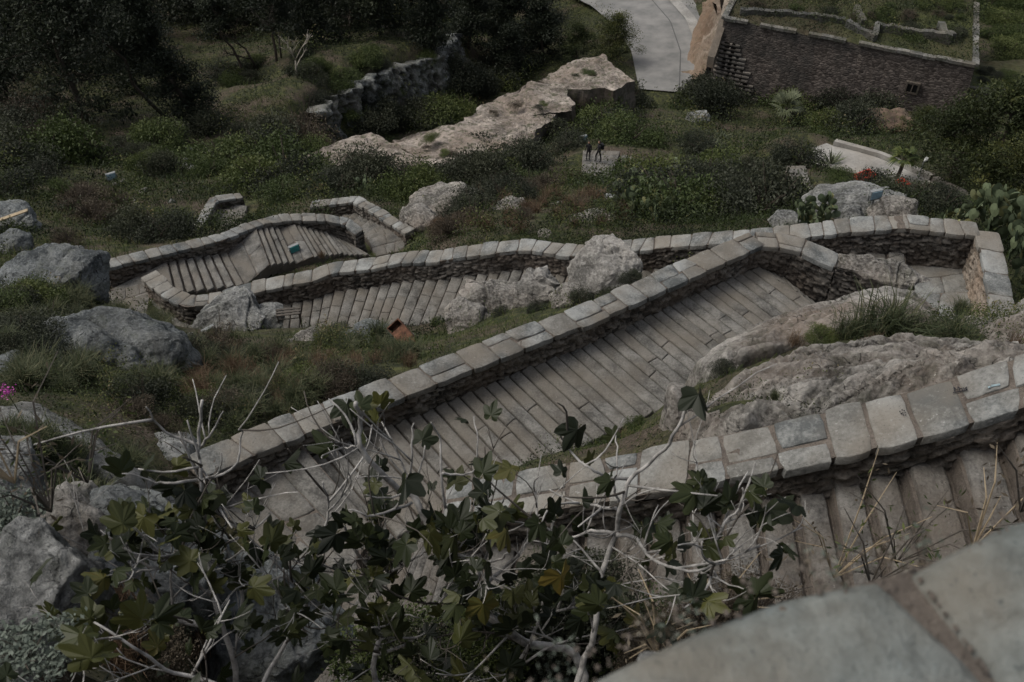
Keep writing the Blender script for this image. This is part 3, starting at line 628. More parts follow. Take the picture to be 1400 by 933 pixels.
# old rampart
def ramp_(poly, down, label, z): 
    t = empty('old_rampart'); tag(t, label, 'rampart'); prism('rampart', [pz(x, y, z_) for x, y, z_ in poly], down, M['ruin'], sidem, t, topnoise=.5, rag=.55); return t
ramp_([(360, 232, -40.0), (430, 205, -40.2), (507, 181, -40.8), (524, 187, -40.4), (586, 229, -38.6), (545, 244, -38.4), (440, 240, -39.4)], 5, 'lowest stony rampart slab at left, overgrown with dry scrub', 0)
ramp_([(532, 194, -42.4), (580, 178, -42.8), (622, 172, -42.8), (690, 218, -41.6), (655, 230, -41.2), (596, 232, -41.2)], 4, 'narrow sloping rampart slab wedged between two larger slabs', 0)
ramp_([(727, 115, -47.2), (771, 117, -47.2), (784, 150, -46), (762, 153, -46), (697, 223, -43.2), (684, 217, -43.2), (616, 178, -44.6), (672, 137, -46.4)], 5, 'largest pale stony rampart slab in the middle of the old fortification', 0)
ramp_([(787, 80, -49.2), (824, 76, -49.2), (867, 110, -48), (837, 124, -47.6), (775, 123, -47.8), (734, 110, -48.4)], 6, 'uppermost pale rampart slab beside the road', 0)
# bastion
bt = empty('bastion'); tag(bt, 'huge dark brown bastion wall with overgrown terrace at upper right', 'fortification')
tz = -48.
tp = [(990, 26, tz), (1333, 91, tz), (1335, -70, tz - 1), (1040, -70, tz - 1)]
Q4 = P3(tp); down = 11
terr = stone_mat('overgrown_terrace', (.016, .022, .008), (.060, .068, .024), (.065, .050, .034), mossy=.6, tintamt=0, blotch=.3, spots=.3, bump=1, fine=2.5)
prism('bastion', [Q4[0], Q4[1], Q4[2], Q4[3]], down, terr, bastm, bt, topnoise=.6)
mb = MB()
for a, b2 in ((Q4[0], Q4[1]), (Q4[1], Q4[2]), (Q4[3], Q4[0])):
    L = np.linalg.norm(b2 - a); ang = math.atan2(b2[1] - a[1], b2[0] - a[0]); k = int(L / 1.1)
    for i in range(k):
        if random.random() < .08: continue
        mb.box(lerp(a, b2, (i + .5) / k) + [0, 0, .12 + random.uniform(-.05, .05)], (L / k - .03, .5 + random.uniform(-.08, .08), .28), ang, random.random())
mb.build('coping', M['trim'], bt)
mb = MB(); wc = pz(1262, 93, -50.6); d = Q4[1] - Q4[0]; ang = math.atan2(d[1], d[0]); nr = np.array([d[1], -d[0], 0]); nr /= np.linalg.norm(nr); tn = d / np.linalg.norm(d); tn[2] = 0
f0 = lerp(Q4[0], Q4[1], .80); f0 = np.array([f0[0], f0[1], -51.0]) + nr * .42
for (du, dz, sx, sz) in ((0, .62, 1.7, .22), (0, -.62, 1.7, .22), (-.75, 0, .22, 1.1), (.75, 0, .22, 1.1), (0, 0, .14, 1.05)):
    mb.box(f0 + tn * du * .7 + np.array([0, 0, dz * .8]), (sx * .7, .30, sz * .8), ang, .6)
win = mb.build('window_frame', sidem, bt)
mb = MB(); mb.box(f0 - nr * .02, (.95, .22, .85), ang); mb.build('window_opening', plain('opening_shade', (.008, .008, .008)), win)  # solid box painted near black as the shade inside the window
mb = MB()
for r in range(13):
    for q in range(3 + r // 3):
        bp = lerp(Q4[0], Q4[1], .012 + q * .028 + random.uniform(0, .01)); z = -50.3 - r * .42
        mb.box(np.array([bp[0], bp[1], z]) + nr * (-.02 - .1 * (z + 48) ), (random.uniform(.7, 1.1), .35, .16), ang, random.random())
mb.build('quoin_ledge', M['rubble'], bt)
# terrace garden walls
def gw(pts, label, h=.6, w=.5, z=-47.9):
    low_wall([pz(x, y, z) for x, y in pts], label, M['trim'], w, h)
gw([(1012, 15), (1080, 20), (1155, 28)], 'pale ruined garden wall on the bastion terrace near its rim')
gw([(1158, 33), (1195, 55), (1198, 38), (1240, 45), (1300, 55)], 'broken dark garden wall in the middle of the bastion terrace', 1.0)
gw([(1170, 14), (1180, 33)], 'little white broken wall stub standing on the terrace', 1.0, .5)
gw([(1286, 34), (1290, 52), (1304, 50)], 'short reddish ruined wall corner near the terrace right edge', 1.0, .6)
# lower bastion to the right
b2 = empty('lower_bastion'); tag(b2, 'lower overgrown bastion step with thin pale rim at far right', 'fortification')
prism('lower_bastion', P3([(1322, 120, -52.5), (1480, 138, -52.5), (1480, 80, -53.5), (1336, 84, -53.5)]), 8, terr, bastm, b2, topnoise=.5)
low_wall(P3([(1322, 120, -52.4), (1480, 137, -52.4)]), 'thin pale rim wall along the lower bastion step', M['trim'], .35, .25)
# earth bank between the road and the bastion
bank = stone_mat('earth_bank', (.07, .05, .037), (.25, .21, .17), (.16, .105, .068), mossy=.3, tintamt=0, blotch=.25, spots=.5, bump=1, fine=2)
V = []; nb = 22
for i in range(nb):
    t = i / (nb - 1); a = lerp(pz(998, -30, -48.5), pz(968, 95, -54.5), t); b_ = lerp(pz(975, -30, -57.2), pz(928, 118, -56.3), t)
    for j in range(8): q = lerp(a, b_, j / 7); q = q + np.array([.6 * vn(q[None] * .8, 4)[0], 0, 1.0 * vn(q[None] * .7, 3)[0] + .3 * vn(q[None] * 2.3, 3)[0]]); V.append(q)
F_ = [(i * 8 + j, i * 8 + j + 1, (i + 1) * 8 + j + 1, (i + 1) * 8 + j) for i in range(nb - 1) for j in range(7)]
tag(obj('earth_bank', mesh('earth_bank', V, F_, bank, None, True)), kind='structure')
low_wall(P3([(1000, -20, -48.2), (990, 25, -48.2), (972, 80, -51.5)]), 'crumbling white wall edge dropping beside the road bank', M['rubble_light'], .7, .4)

# ------------------------------------------------------------------ rocks
def ico(sub):
    import bmesh
    bm = bmesh.new(); bmesh.ops.create_icosphere(bm, subdivisions=sub, radius=1); V = np.array([v.co[:] for v in bm.verts]); F_ = np.array([[v.index for v in f.verts] for f in bm.faces]); bm.free(); return V, F_
ICO = {k: ico(k) for k in (3, 4, 5, 6)}
def rock_mesh(size, seed, mat, sub=5, facets=30, strata=.0, rough=.07):
    V0, F_ = ICO[sub]; r = np.random.default_rng(seed); V = V0.copy()
    V = np.sign(V) * np.abs(V) ** .8
    V *= (1 + .22 * fbm(V0 * 1.2 + seed * 3.1, 3, seed))[:, None]
    for _ in range(facets):
        n = r.normal(size=3); n /= np.linalg.norm(n); d = r.uniform(.62, .98); t = V @ n - d; V -= np.where(t > 0, t * .93, 0)[:, None] * n
    V = V * size; sc = float(np.mean(size))
    Vn = V0 / np.linalg.norm(V0, axis=1)[:, None]
    V += Vn * (rough * sc * fbm(V * (1.6 / sc ** .5) + seed, 5, seed + 3, True))[:, None]
    qn = fbm(V * (1.5 / sc ** .4) + seed * 2.3, 3, seed + 30) * 5; fr = qn - np.floor(qn); V += Vn * (.09 * sc ** .6 * (np.floor(qn) + np.clip(fr * 5, 0, 1)) / 2.5)[:, None]
    V += Vn * (.05 * fbm(V * 4 + seed, 5, seed + 6, True))[:, None]; cz = vn(V * .9 + seed, seed + 20); V -= Vn * (.10 * np.clip(1 - np.abs(cz) * 14, 0, 1))[:, None]
    if strata:
        k = V[:, 2] * 5 + V[:, 0] * 1.2 + 1.5 * fbm(V * 1.1, 3, seed + 9); V += Vn * (strata * (np.abs((k % 1) - .5) * 2 - .5))[:, None]
    return mesh('rock', V, F_, M[mat], None, True)
def rock(px, py, z, size, label, seed, mat='rock', rot=(0, 0, 0), sub=5, name='boulder', group=None, sink=0., **kw):
    o = obj(name, rock_mesh(np.array(size), seed, mat, sub, **kw)); p = pz(px, py, z) if z is not None else hit(px, py)
    o.location = (p[0], p[1], p[2] - sink); o.rotation_euler = rot; tag(o, label, 'rock', group); return o
def patch(pts, label, mat, seed, h=.5, res=.07, amp=.25, name='rock_outcrop', strata=.12, tilt=1.0):
    """rock surface emerging from the hillside inside a plan polygon"""
    Pn = np.array([pz(*p)[:3] for p in pts]); mn = Pn[:, :2].min(0) - .2; mx = Pn[:, :2].max(0) + .2
    gx = np.arange(mn[0], mx[0], res); gy = np.arange(mn[1], mx[1], res); X, Y = np.meshgrid(gx, gy, indexing='ij'); q = np.c_[X.ravel(), Y.ravel()]
    ins = np.zeros(len(q), bool); dm = np.full(len(q), 1e9); n = len(Pn)
    for i in range(n):
        a, b = Pn[i, :2], Pn[(i + 1) % n, :2]
        cnd = ((a[1] > q[:, 1]) != (b[1] > q[:, 1])) & (q[:, 0] < (b[0] - a[0]) * (q[:, 1] - a[1]) / (b[1] - a[1] + 1e-12) + a[0]); ins ^= cnd
        d = b - a; t = np.clip(((q - a) @ d) / (d @ d), 0, 1); dm = np.minimum(dm, np.hypot(*(q - a - t[:, None] * d).T))
    sd = np.where(ins, dm, -dm); 
    # base plane surface through control elevations (rbf over polygon points)
    nn = len(Pn); D = np.hypot(Pn[:, None, 0] - Pn[None, :, 0], Pn[:, None, 1] - Pn[None, :, 1]); A = np.zeros((nn + 3, nn + 3)); A[:nn, :nn] = -D - np.eye(nn) * .3; A[:nn, nn] = 1; A[:nn, nn + 1:] = Pn[:, :2]; A[nn:, :nn] = A[:nn, nn:].T
    w = np.linalg.solve(A, np.r_[Pn[:, 2], 0, 0, 0]); z = -np.hypot(q[:, None, 0] - Pn[None, :, 0], q[:, None, 1] - Pn[None, :, 1]) @ w[:nn] + w[nn] + q @ w[nn + 1:]
    q3 = np.c_[q, q[:, :1] * 0 + seed]
    sd = sd + .18 * fbm(q3 * 1.4, 3, seed)
    ca, sa = math.cos(.35), math.sin(.35); qr = np.c_[(q[:, 0] * ca + q[:, 1] * sa) * .45, (-q[:, 0] * sa + q[:, 1] * ca) * 1.5, q[:, 0] * 0 + seed] + .25 * fbm(q3 * 1.1, 3, seed + 8)[:, None]
    z = z + h * (1 - np.exp(-np.clip(sd, 0, 9) * 2.2)) + amp * fbm(qr * 1.0, 6, seed + 1) * 1.6 + .07 * fbm(qr * 4.5, 5, seed + 2)
    k = z * 4 + q[:, 0] * .5 + 1.6 * fbm(q3 * .8, 3, seed + 4); z = z + strata * (np.abs((k % 1) - .5) * 2 - .5)
    z = z - np.clip(-sd, 0, 5) * 7 - np.clip(.12 - sd, 0, .12) * 4
    ok = sd > -.32; idx = np.arange(len(q)).reshape(X.shape); f = np.stack([idx[:-1, :-1], idx[1:, :-1], idx[1:, 1:], idx[:-1, 1:]], -1).reshape(-1, 4)
    f = f[ok[f].all(1)]; used = np.unique(f); mp_ = np.zeros(len(q), int); mp_[used] = np.arange(len(used))
    o = obj(name, mesh(name, np.c_[q, z][used], mp_[f], M[mat], None, True)); tag(o, label, 'rock'); return o
patch([(945, 500, -15.0), (1000, 462, -15.5), (1100, 425, -16.0), (1200, 400, -16.2), (1265, 412, -16.0), (1300, 455, -14.4), (1200, 470, -13.9), (1100, 470, -14.2), (1020, 492, -14.0), (962, 520, -14.4)], 'long low rock ledge bordering the middle stair, carrying grass tussocks', 'rock_warm', 31, .45)
patch([(915, 592, -10.2), (925, 560, -10.2), (990, 525, -11.0), (1100, 485, -12.2), (1210, 468, -12.8), (1300, 472, -12.6), (1400, 470, -12.4), (1440, 500, -8.6), (1330, 528, -8.6), (1250, 548, -8.9), (1100, 590, -9.25), (1000, 608, -9.6), (940, 618, -9.9)], 'broad layered limestone outcrop directly behind the nearest wall', 'rock_warm', 32, .12, amp=.30, strata=.24)
patch([(1345, 480, -13.2), (1300, 440, -15.4), (1330, 445, -15.8), (1400, 410, -17.0), (1500, 400, -17), (1500, 480, -12), (1400, 492, -12.4)], 'pale rugged rock at the right edge beside the landing wall', 'rock_warm', 33, .4, amp=.3)
rk = (WB2[2] + WB2[3]) / 2; ro = obj('rock_outcrop', rock_mesh(np.array([1.35, .34, .22]), 34, 'rock_warm', 6, rough=.16)); ro.location = (rk[0], rk[1], rk[2] - .02); dw = WB2[3] - WB2[2]; ro.rotation_euler = (0, .06, math.atan2(dw[1], dw[0])); tag(ro, 'pale natural rock forming the end of the short bent wall', 'rock')
masonry(WB2[2:], .52, w2, 2.0, 1.2, seed=77, zoff=-.10)
patch([(470, 0, 0)][0:0] or [(0, 545, -12.2), (60, 545, -12.6), (130, 590, -12.5), (190, 640, -12.3), (236, 662, -12.6), (190, 665, -12.0), (110, 640, -11.5), (40, 625, -11.2), (-60, 610, -11.0), (-60, 560, -11.6)], 'large smooth grey slab slanting down from the left edge', 'rock', 35, .3, amp=.15, strata=.04)
patch([(150, 560, -14.8), (230, 575, -14.8), (280, 600, -14.2), (262, 640, -13.5), (200, 628, -13.5), (150, 595, -14.2)], 'low grey slab next to the left end of the diagonal wall', 'rock', 36, .3, amp=.12, strata=.05)
rock(84, 384, -20.6, (1.7, 1.3, 1.15), 'rounded grey boulder high on the left, in front of the far wall end', 41, 'rock_blue', sub=6)
rock(155, 494, -16.9, (1.95, 1.35, 1.3), 'big smooth blue grey boulder in the left middle', 42, 'rock_blue', (0, .25, .3), sub=6)
rock(212, 500, -17.2, (.55, .6, .9), 'narrow cracked rock leaning on the right of the big left boulder', 43, 'rock_blue')
rock(318, 435, -22.3, (1.35, 1.0, .75), 'pale boulder blocking the turn below the hooked wall end', 44, 'rock', sub=6)
rock(362, 440, -22.5, (.75, .6, .5), 'smaller rock to the right of the boulder at the stair turn', 45, 'rock')
rock(828, 388, -18.6, (.98, 1.35, .7), 'tall pale boulder standing across the far wall above centre', 46, 'rock_pale', (.62, .1, -.25), sub=6)
rock(782, 415, -18.6, (.7, .6, .6), 'low rock at the foot of the tall pale boulder', 146, 'rock_warm')
rock(740, 395, -19.9, (.75, .65, .75), 'upright pale rock beside the far stair top', 47, 'rock_pale')
rock(690, 415, -20.2, (1.4, 1.0, .6), 'broad flat grey rock sloping beside the far stair', 48, 'rock_warm', (.3, .2, .2), sub=6, strata=.04)
rock(640, 440, -20.0, (.9, .8, .5), 'dark earthy rock end next to the far stair treads', 49, 'rock_warm', (.2, .2, 0))
rock(500, 463, -20.9, (1.1, .7, .4), 'dark jagged grey rock between green plants beside the rusty box', 50, 'rock_blue')
rock(430, 468, -21.2, (1.0, .5, .25), 'thin pale rock ledge showing through grass left of the rusty box', 51, 'rock_warm')
rock(930, 575, -10.7, (.35, .4, .7), 'rounded brown rock nose at the left tip of the layered outcrop', 52, 'rock_warm')
rock(1175, 288, -20.7, (1.9, 1.1, .9), 'grey boulder under the panel lamp beyond the right wall', 53, 'rock', sub=6)
rock(1225, 296, -19.8, (.9, .6, .5), 'small pale rock touching the coping beyond the right wall', 54, 'rock_warm')
rock(1075, 302, -20.4, (.55, .4, .3), 'little white rock next to the cactus pads beyond the wall', 55, 'rock')
rock(1160, 296, -20.0, (.5, .4, .35), 'small grey rock left of the pale rock near the coping', 155, 'rock')
rock(620, 280, -28.2, (2.0, 1.4, .8), 'pale ridge rock among scrub beyond the far stair', 56, 'rock_warm', sub=5, strata=.08)
rock(575, 300, -27.6, (1.0, .8, .6), 'pale rock low on the left of the scrubby ridge', 57, 'rock_warm')
rock(695, 290, -27.4, (1.0, .7, .5), 'pale rock left of the tiny low wall in the scrub', 58, 'rock_warm')
rock(810, 305, -24.4, (.9, .6, .5), 'rock half buried in scrub right above the wavy coping', 59, 'rock_warm')
rock(745, 322, -23.0, (.35, .3, .25), 'small triangular pale stone just beyond the wavy coping', 60, 'rock_warm')
rock(35, 505, -15.8, (.95, .6, .45), 'flat pale rock at the left edge between the large boulders', 61, 'rock_blue')
rock(10, 520, -14.9, (.7, .6, .5), 'grey rock cut by the left edge above the smooth slab', 161, 'rock_blue')
rock(12, 300, -27.4, (1.4, 1.0, .7), 'grey rock at the left edge holding a yellow plank', 62, 'rock_blue')
rock(18, 335, -24.6, (.7, .6, .6), 'small dark rock below the yellow plank at the left edge', 162, 'rock_blue')
rock(185, 800, -7.6, (.95, .8, .75), 'blue grey boulder in deep shade under the left fig branches', 63, 'rock_blue', sub=6)
rock(350, 870, -8.4, (.9, .8, .7), 'dark rock face behind the fig twigs at the bottom', 64, 'rock_blue', sub=6)
rock(30, 850, -4.7, (.42, .45, .55), 'big pale foreground rock filling the lower left corner', 65, 'rock', (0, .35, .25), sub=6, strata=.02)
rock(-10, 690, -6.0, (.35, .4, .5), 'shadowed foreground rock at the left edge behind dry stalks', 66, 'rock', (0, .3, .2), sub=6)
rock(100, 735, -7.2, (.5, .5, .4), 'reddish rock shelf beneath the twiggy branches at lower left', 67, 'rock_warm')
rock(905, 918, -1.9, (.035, .04, .022), 'white jagged stone just beyond the blurred foreground wall', 68, 'rock')
cl = resample(P3([(425, 172, -46.8), (450, 150, -47.4), (490, 128, -48.4), (520, 112, -49), (555, 100, -49.8), (590, 92, -50.6), (628, 62, -52.2)]), .16)[1]
nc = normals(cl); HH = np.linspace(0, 1, 46); Pc = []
for j, h_ in enumerate(HH):
    q = cl.copy(); q[:, 2] += 1.3 - h_ * 6.6; q -= nc * (h_ * 1.6 - .3); q3 = q * np.array([1, 1, .35])
    dd_ = 1.5 * fbm(q3 * .45, 5, 61, True) + .45 * fbm(q * 1.8, 4, 62, True); q -= nc * dd_[:, None]; q[:, 2] += .5 * fbm(np.c_[q[:, :2] * .5, q[:, 0] * 0], 3, 63) * (1 - h_); Pc.append(q)
back = [Pc[0] + nc * w_ + np.array([0, 0, -.35 * w_]) + np.c_[cl[:, :2] * 0, .5 * fbm(cl * 1.1 + w_, 3, 64)] for w_ in (1.7, .8)]
Pc = back + Pc; nn_ = len(cl); F_ = np.array([(j * nn_ + i, (j + 1) * nn_ + i, (j + 1) * nn_ + i + 1, j * nn_ + i + 1) for j in range(len(Pc) - 1) for i in range(nn_ - 1)])
M['cliff'] = stone_mat('streaked_cliff', (.018, .019, .018), (.23, .24, .23), (.15, .14, .12), mossy=.7, tintamt=.1, blotch=.8, spots=.8, bump=1, fine=3.5, edge=True, crack=.5)
tag(obj('cliff', mesh('cliff', np.concatenate(Pc), F_, M['cliff'], None, False)), 'broken grey cliff with white streaks below the clearing', 'cliff')
M['scar'] = stone_mat('rusty_rock', (.05, .036, .028), (.19, .14, .105), (.14, .085, .055), mossy=.6, tintamt=.1, blotch=.6, spots=.5, bump=1, fine=3, edge=True)
rock(1215, 175, -50.6, (3.4, 2.0, 1.8), 'rust brown rock scar at the foot of the bastion', 81, 'scar', rough=.16)
rock(955, 162, -51.2, (1.2, .8, .7), 'small grey rock on the grassy bank near the palm', 82, 'rock')
# loose stones: small scattered rubble
rs = [rock_mesh(np.array([1, .8, .6]), 90 + i, m, 3) for i, m in enumerate(('rock', 'rock_warm', 'rock_warm'))]
def scatter_px(n, poly, seed):
    r = random.Random(seed); xs = [p[0] for p in poly]; ysx = [p[1] for p in poly]; out = []
    while len(out) < n:
        x = r.uniform(min(xs), max(xs)); y = r.uniform(min(ysx), max(ysx)); ins = False
        for i in range(len(poly)):
            a, b = poly[i], poly[(i + 1) % len(poly)]
            if (a[1] > y) != (b[1] > y) and x < (b[0] - a[0]) * (y - a[1]) / (b[1] - a[1]) + a[0]: ins = not ins
        if ins: out.append((x, y))
    return out
for poly, n, lb, s0 in (([(130, 240), (290, 250), (250, 330), (120, 300)], 14, 'small pale loose stone on the green slope at far left', (.15, .4)), ([(250, 200), (330, 200), (330, 240), (250, 240)], 8, 'pale loose stone on the earthy patch above the lowest left wall', (.25, .7)),
                        ([(900, 220), (1100, 230), (1060, 300), (900, 280)], 8, 'loose rock among the bushes below the palm', (.2, .5)), ([(250, 440), (600, 450), (500, 520), (260, 560)], 9, 'small loose stone in the grass outside the diagonal wall', (.08, .2))):
    for (x, y) in scatter_px(n, poly, len(lb)):
        p = hit(x, y)
        if blocked(p[0], p[1]): continue
        o = obj('loose_stone', random.choice(rs)); o.location = p; s_ = random.uniform(*s0); o.scale = (s_, s_, s_); o.rotation_euler = (random.random(), random.random(), random.random() * 6); tag(o, lb, 'stone', lb.replace('small ', '').replace('stone', 'stones').replace('loose rock ', 'loose rocks '))

# ------------------------------------------------------------------ foliage builders
def leaves(C, Sz, seed, updir=.3, asp=.45, bend=True, T=None):
    r = np.random.default_rng(seed); n = len(C); a = r.normal(size=(n, 3)); a[:, 2] += updir; a /= np.linalg.norm(a, axis=1)[:, None]
    b = r.normal(size=(n, 3)); b -= (b * a).sum(1)[:, None] * a; b /= np.linalg.norm(b, axis=1)[:, None]
    S_ = np.asarray(Sz)[:, None] * np.ones((n, 1)); V = np.stack([C, C + a * S_ * .5 + b * S_ * asp * .5, C + a * S_, C + a * S_ * .5 - b * S_ * asp * .5], 1).reshape(-1, 3)
    F_ = np.arange(n * 4).reshape(n, 4); t = r.random(n) if T is None else T; return V, F_, t
def bush_mesh(seed, n=3000, leaf=.06, mat='shrub', lobes=9, flat=.75, twigs=30):
    r = np.random.default_rng(seed); L = r.normal(size=(lobes, 3)); L /= np.linalg.norm(L, axis=1)[:, None]; L[:, 2] = np.abs(L[:, 2]) * .9; L *= .5; R_ = r.uniform(.28, .5, lobes)
    k = r.integers(0, lobes, n); d = r.normal(size=(n, 3)); d /= np.linalg.norm(d, axis=1)[:, None]; rad = R_[k] * (r.random(n) ** .35) * (1 + .25 * vn(d * 3 + k[:, None], seed))
    C = L[k] + d * rad[:, None]; C[:, 2] *= flat; C[:, 2] += .12; C = C[C[:, 2] > -.08]; n = len(C)
    depth = np.clip(np.linalg.norm(C, axis=1), 0, 1); T = np.clip(-.08 + .62 * C[:, 2] + .42 * depth + .22 * r.random(n) + .15 * vn(C * 4, seed), 0, 1)  # shading put into the leaf tint: top and outer leaves lighter, low ones darker
    V, F_, t = leaves(C, leaf * r.uniform(.6, 1.5, n), seed, T=T)
    return mesh('foliage', V, F_, M[mat], t)
def stems_mesh(seed, n=14, h=.7, mat='bark', rad=.02):
    r = random.Random(seed); mb = MB()
    for i in range(n):
        a = r.uniform(0, 6.28); l = r.uniform(.3, 1) * h; e = r.uniform(.2, .8); p = [np.zeros(3), np.array([math.cos(a) * e * l * .4, math.sin(a) * e * l * .4, l * .5]), np.array([math.cos(a + .3) * e * l, math.sin(a + .3) * e * l, l])]
        mb.tube(p, [rad, rad * .7, rad * .3], 4)
    return mesh('stems', np.concatenate(mb.v), mb.f, M[mat])
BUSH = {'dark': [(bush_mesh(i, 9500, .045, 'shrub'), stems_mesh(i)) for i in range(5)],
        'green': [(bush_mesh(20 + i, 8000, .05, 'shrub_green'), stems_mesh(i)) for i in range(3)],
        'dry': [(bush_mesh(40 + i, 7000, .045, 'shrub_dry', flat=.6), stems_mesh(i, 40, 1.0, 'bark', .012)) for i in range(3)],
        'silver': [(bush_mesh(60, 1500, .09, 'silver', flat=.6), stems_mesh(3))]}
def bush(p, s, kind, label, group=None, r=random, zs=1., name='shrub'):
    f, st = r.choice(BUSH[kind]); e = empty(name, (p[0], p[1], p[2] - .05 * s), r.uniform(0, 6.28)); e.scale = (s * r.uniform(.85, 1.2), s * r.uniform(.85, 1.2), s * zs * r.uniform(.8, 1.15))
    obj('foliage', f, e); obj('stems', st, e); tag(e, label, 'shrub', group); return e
def blades(C, H, seed, spread=.5, w=.012, T=None, seg=2, per=1):
    """curved grass blades; C base points"""
    r = np.random.default_rng(seed); n = len(C); th = r.uniform(0, 6.283, n); out = np.stack([np.cos(th), np.sin(th), np.zeros(n)], 1); H = H * np.ones(n); sp = r.uniform(.1, 1, n) * spread * H
    side = np.stack([-np.sin(th), np.cos(th), np.zeros(n)], 1) * (w * r.uniform(.7, 1.3, n))[:, None]
    m = C + out * (sp * .35)[:, None] + np.array([0, 0, 1]) * (H * .65)[:, None]; t = C + out * sp[:, None] + np.array([0, 0, 1]) * (H * r.uniform(.6, 1.05, n))[:, None]
    V = np.stack([C - side, C + side, m + side * .7, m - side * .7, t], 1).reshape(-1, 3); b = np.arange(n)[:, None] * 5
    F4 = b + np.array([[0, 1, 2, 3]]); F3 = b + np.array([[3, 2, 4, 4]])
    tt = r.random(n) if T is None else T
    return V, F4, b + np.array([[3, 2, 4]]), tt
def blade_mesh(name, C, H, seed, mat, **kw):
    V, F4, F3, t = blades(C, H, seed, **kw); me = bpy.data.meshes.new(name); V = V.astype(np.float32)
    me.vertices.add(len(V)); me.vertices.foreach_set('co', V.ravel()); n4, n3 = len(F4), len(F3)
    me.loops.add(n4 * 4 + n3 * 3); me.loops.foreach_set('vertex_index', np.r_[F4.ravel(), F3.ravel()].astype(np.int32)); me.polygons.add(n4 + n3)
    me.polygons.foreach_set('loop_start', np.r_[np.arange(0, n4 * 4, 4), n4 * 4 + np.arange(0, n3 * 3, 3)].astype(np.int32)); me.update(calc_edges=True)
    me.attributes.new('tint', 'FLOAT', 'FACE').data.foreach_set('value', np.r_[t, t].astype(np.float32)); me.materials.append(M[mat]); me.validate(); return me
def tuss(seed, n=520, mat='tussock', h=.5, sp=.9, w=.006):
    r = np.random.default_rng(seed); C = r.normal(size=(n, 3)) * .09; C[:, 2] = 0; return blade_mesh('blades', C, h * r.uniform(.5, 1.1, n), seed, mat, spread=sp, w=w)
TUSS = [tuss(i) for i in range(3)]; DRY = [tuss(10 + i, 200, 'drygrass', .5, .7, .004) for i in range(3)]
def tussock(p, s, label, group=None, dry=False):
    o = obj('dry_grass_tuft' if dry else 'grass_tussock', random.choice(DRY if dry else TUSS)); o.location = p; o.rotation_euler = (0, 0, random.uniform(0, 6)); o.scale = (s, s, s * random.uniform(.8, 1.2)); tag(o, label, 'grass tuft', group); return o

# stuff: grass and undergrowth over the hillside
def grid_points(n, seed, ymin=1, ymax=140):
    r = np.random.default_rng(seed); i0 = np.searchsorted(ys, ymin); i1 = np.searchsorted(ys, ymax); i = r.integers(i0, i1, n); j = r.integers(20, NX - 21, n); a = r.random(n); b = r.random(n)
    v = lambda di, dj: TV[idx[i + di, j + dj]]
    p = (v(0, 0) * ((1 - a) * (1 - b))[:, None] + v(1, 0) * (a * (1 - b))[:, None] + v(0, 1) * ((1 - a) * b)[:, None] + v(1, 1) * (a * b)[:, None])
    ok = ~(near_floor[idx[i, j]] | near_floor[idx[i + 1, j + 1]])
    for L, w in ((road, 4.6), (lroad, 1.9)): ok &= near_line(p, L, w)[0] > w
    for W_ in (WA, WB, WC, WD, WE): ok &= near_line(p, W_, 1)[0] > .36
    return p[ok]
p = grid_points(120000, 1); q3 = np.c_[p[:, :2] * .25, p[:, 0] * 0]; m = fbm(q3, 3, 40); r = np.random.default_rng(3); d = np.linalg.norm(p, axis=1)
keepm = m + r.normal(size=len(p)) * .25 > -.1; pg = p[keepm]; dg = d[keepm]; sc = np.clip(dg / 22, .35, 3.0)
rv_ = np.random.default_rng(8); vi = rv_.integers(0, len(VERGE) - 6, 900); pv = VERGE[vi] + (VERGE[vi + 5] - VERGE[vi]) * rv_.random((900, 1)) + np.array([0, -.08, 0]) * rv_.random((900, 1)); pg = np.r_[pg, pv]; sc = np.r_[sc, np.full(900, 1.1)]
C = np.repeat(pg, 4, 0) + r.normal(size=(len(pg) * 4, 3)) * np.array([1, 1, 0]) * np.repeat(sc, 4)[:, None] * .07; scr = np.repeat(sc, 4)
T = np.clip(.35 + .5 * fbm(np.c_[C[:, :2] * .4, C[:, 0] * 0], 3, 44) + r.normal(size=len(C)) * .16, 0, 1)
tag(obj('grass', blade_mesh('grass', C, .13 * scr * r.uniform(.5, 1.4, len(C)), 5, 'grass', spread=1.3, w=np.repeat(.0055 * sc, 4), T=T)), kind='stuff')
p = grid_points(400000, 2); r = np.random.default_rng(5); d = np.linalg.norm(p, axis=1)
m = fbm(np.c_[p[:, :2] * .3, p[:, 0] * 0], 3, 50); k = m + r.normal(size=len(p)) * .12 > -.08; p = p[k]; d = d[k]; m = m[k]; sc = np.clip(d / 24, .3, 3)
rt = np.random.default_rng(33); ub = rt.random((9000, 2)); Tq = Q4[0] + (Q4[1] - Q4[0]) * ub[:, :1] + (Q4[3] - Q4[0]) * ub[:, 1:]; Tq[:, 2] += .25; p = np.r_[p, Tq]; m = np.r_[m, fbm(Tq * .5, 3, 5)]; sc = np.r_[sc, np.full(9000, 3.)]
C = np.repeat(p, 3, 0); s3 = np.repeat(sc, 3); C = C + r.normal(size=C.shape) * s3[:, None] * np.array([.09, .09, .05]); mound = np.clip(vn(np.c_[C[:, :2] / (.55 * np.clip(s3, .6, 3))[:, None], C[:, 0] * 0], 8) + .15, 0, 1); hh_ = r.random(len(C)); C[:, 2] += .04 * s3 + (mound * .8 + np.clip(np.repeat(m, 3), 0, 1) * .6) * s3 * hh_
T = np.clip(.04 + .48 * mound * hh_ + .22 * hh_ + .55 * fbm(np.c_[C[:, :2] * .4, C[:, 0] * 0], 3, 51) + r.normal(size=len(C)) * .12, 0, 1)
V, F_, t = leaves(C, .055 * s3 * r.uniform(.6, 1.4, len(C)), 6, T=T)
tag(obj('undergrowth', mesh('undergrowth', V, F_, M['cover'], t)), kind='stuff')

